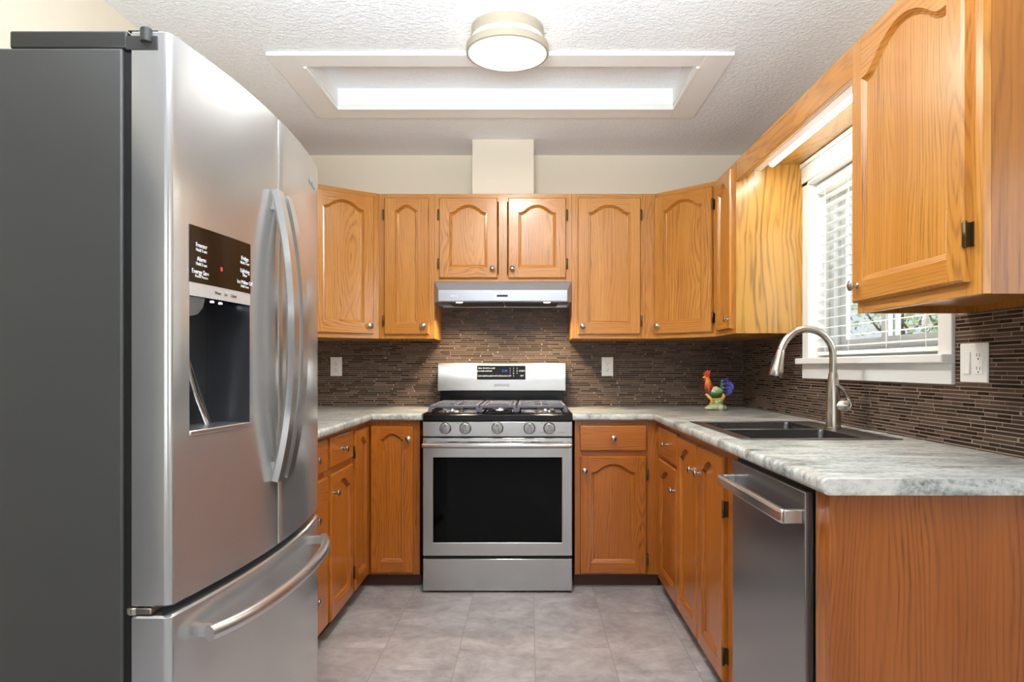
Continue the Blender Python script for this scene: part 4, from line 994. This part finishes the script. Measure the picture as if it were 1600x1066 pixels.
# ------------------------------------------------------------------ ceiling lamp
t = thing('ceiling_light', 'round white two-tier flush ceiling light, lit, in front of the recess', 'ceiling light', (-0.083, 2.60, ZC))
MB().lathe([(0.0, 0.0), (0.137, 0.0), (0.137, -0.040), (0.125, -0.042), (0.0, -0.042)], seg=48).build('upper_ring', RINGM, t)
MB().lathe([(0.128, -0.042), (0.132, -0.055), (0.128, -0.068)], seg=48).build('glow_band', GLOW, t)
MB().lathe([(0.128, -0.068), (0.157, -0.068), (0.157, -0.095), (0.150, -0.0965), (0.148, -0.090)], seg=48).build('lower_ring', RINGM, t)
MB().lathe([(0.149, -0.089), (0.149, -0.0952), (0.10, -0.098), (0.0, -0.099)], seg=48).build('diffuser', DIFF, t)
lt = bpy.data.lights.new('ceiling_lamp_light', 'AREA'); lt.shape = 'DISK'; lt.size = 0.29; lt.energy = 16; lt.color = (1.0, 0.95, 0.87)
lo = bpy.data.objects.new('ceiling_lamp_light', lt); C.objects.link(lo); lo.location = (-0.083, 2.60, ZC-0.102)
lt = bpy.data.lights.new('strip_lamp_light', 'AREA'); lt.shape = 'RECTANGLE'; lt.size = 0.03; lt.size_y = 0.98; lt.energy = 2.2; lt.color = (1.0, 0.95, 0.82)
lo = bpy.data.objects.new('strip_lamp_light', lt); C.objects.link(lo); lo.location = (1.11, 2.62, 2.055)

# ------------------------------------------------------------------ outside the window
BARK = plain('bark', '#5A5148', 0.9)
def leafmat(name, a, b):
    g = NT(name); g.link(g.mix(g.noise(g.coord('Object'), 9, 2), lin(a), lin(b)), g.b.inputs['Base Color']); g.b.inputs['Roughness'].default_value = 0.6
    return g.m
LEAF = leafmat('leaf_green', '#5E7B4A', '#AFC096'); LEAF2 = leafmat('leaf_dark', '#4A6438', '#8FA476')
struct(MB().box(XR+0.16, 9, 0.5, 12, -0.12, -0.05).build('ground_outside', plain('lawn', '#7D8A66', 0.9)))
def tree(label, loc, h, r, n, leaf):
    t = thing('garden_tree', label, 'tree', loc)
    m = MB(); m.sweep([(0, 0, 0), (0.03, 0.02, h*0.5), (0, 0, h*0.9)], [0.07, 0.05, 0.015], 8)
    for k in range(9):
        a = random.uniform(0, 2*PI); z = h*random.uniform(0.25, 0.7); q = r*random.uniform(0.5, 0.9)
        m.sweep([(0.02, 0.01, z), (q*0.5*math.cos(a), q*0.5*math.sin(a), z+0.15), (q*math.cos(a), q*math.sin(a), z+0.45)], [0.022, 0.014, 0.005], 6)
    m.build('trunk', BARK, t)
    m = MB()
    for k in range(n):
        u, v, s = random.uniform(0, 2*PI), random.uniform(-1, 1), random.uniform(0.45, 1)**0.5
        q = math.sqrt(1-v*v); c = Vector((r*s*q*math.cos(u), r*s*q*math.sin(u), h*0.58+h*0.42*s*v))
        d = Vector((random.uniform(-1, 1), random.uniform(-1, 1), random.uniform(-0.6, 0.6))).normalized(); w = d.orthogonal().normalized(); L_ = random.uniform(0.05, 0.10)
        m.poly([c, c+d*L_*0.5+w*L_*0.22, c+d*L_, c+d*L_*0.5-w*L_*0.22])
    m.build('foliage', leaf, t)
tree('leafy pale green tree outside the kitchen window, beyond the blind', (3.75, 6.9, -0.05), 2.3, 0.72, 1300, LEAF)
tree('dark green shrub outside the kitchen window, close behind the near sash', (2.95, 4.75, -0.05), 1.75, 0.42, 700, LEAF2)

# repeats of a kind share a group
for o in list(C.objects):
    if o.parent is None and 'label' in o.keys() and 'group' not in o.keys():
        n = o.name.split('.')[0]
        g = {'wall_cabinet': 'oak wall cabinets', 'corner_wall_cabinet': 'oak wall cabinets', 'base_cabinet': 'oak base cabinets', 'sink_base_cabinet': 'oak base cabinets',
             'corner_base_cabinet': 'oak base cabinets', 'drawer_base_cabinet': 'oak base cabinets', 'countertop': 'laminate countertops', 'garden_tree': 'trees outside the window'}.get(n)
        if g: o['group'] = g
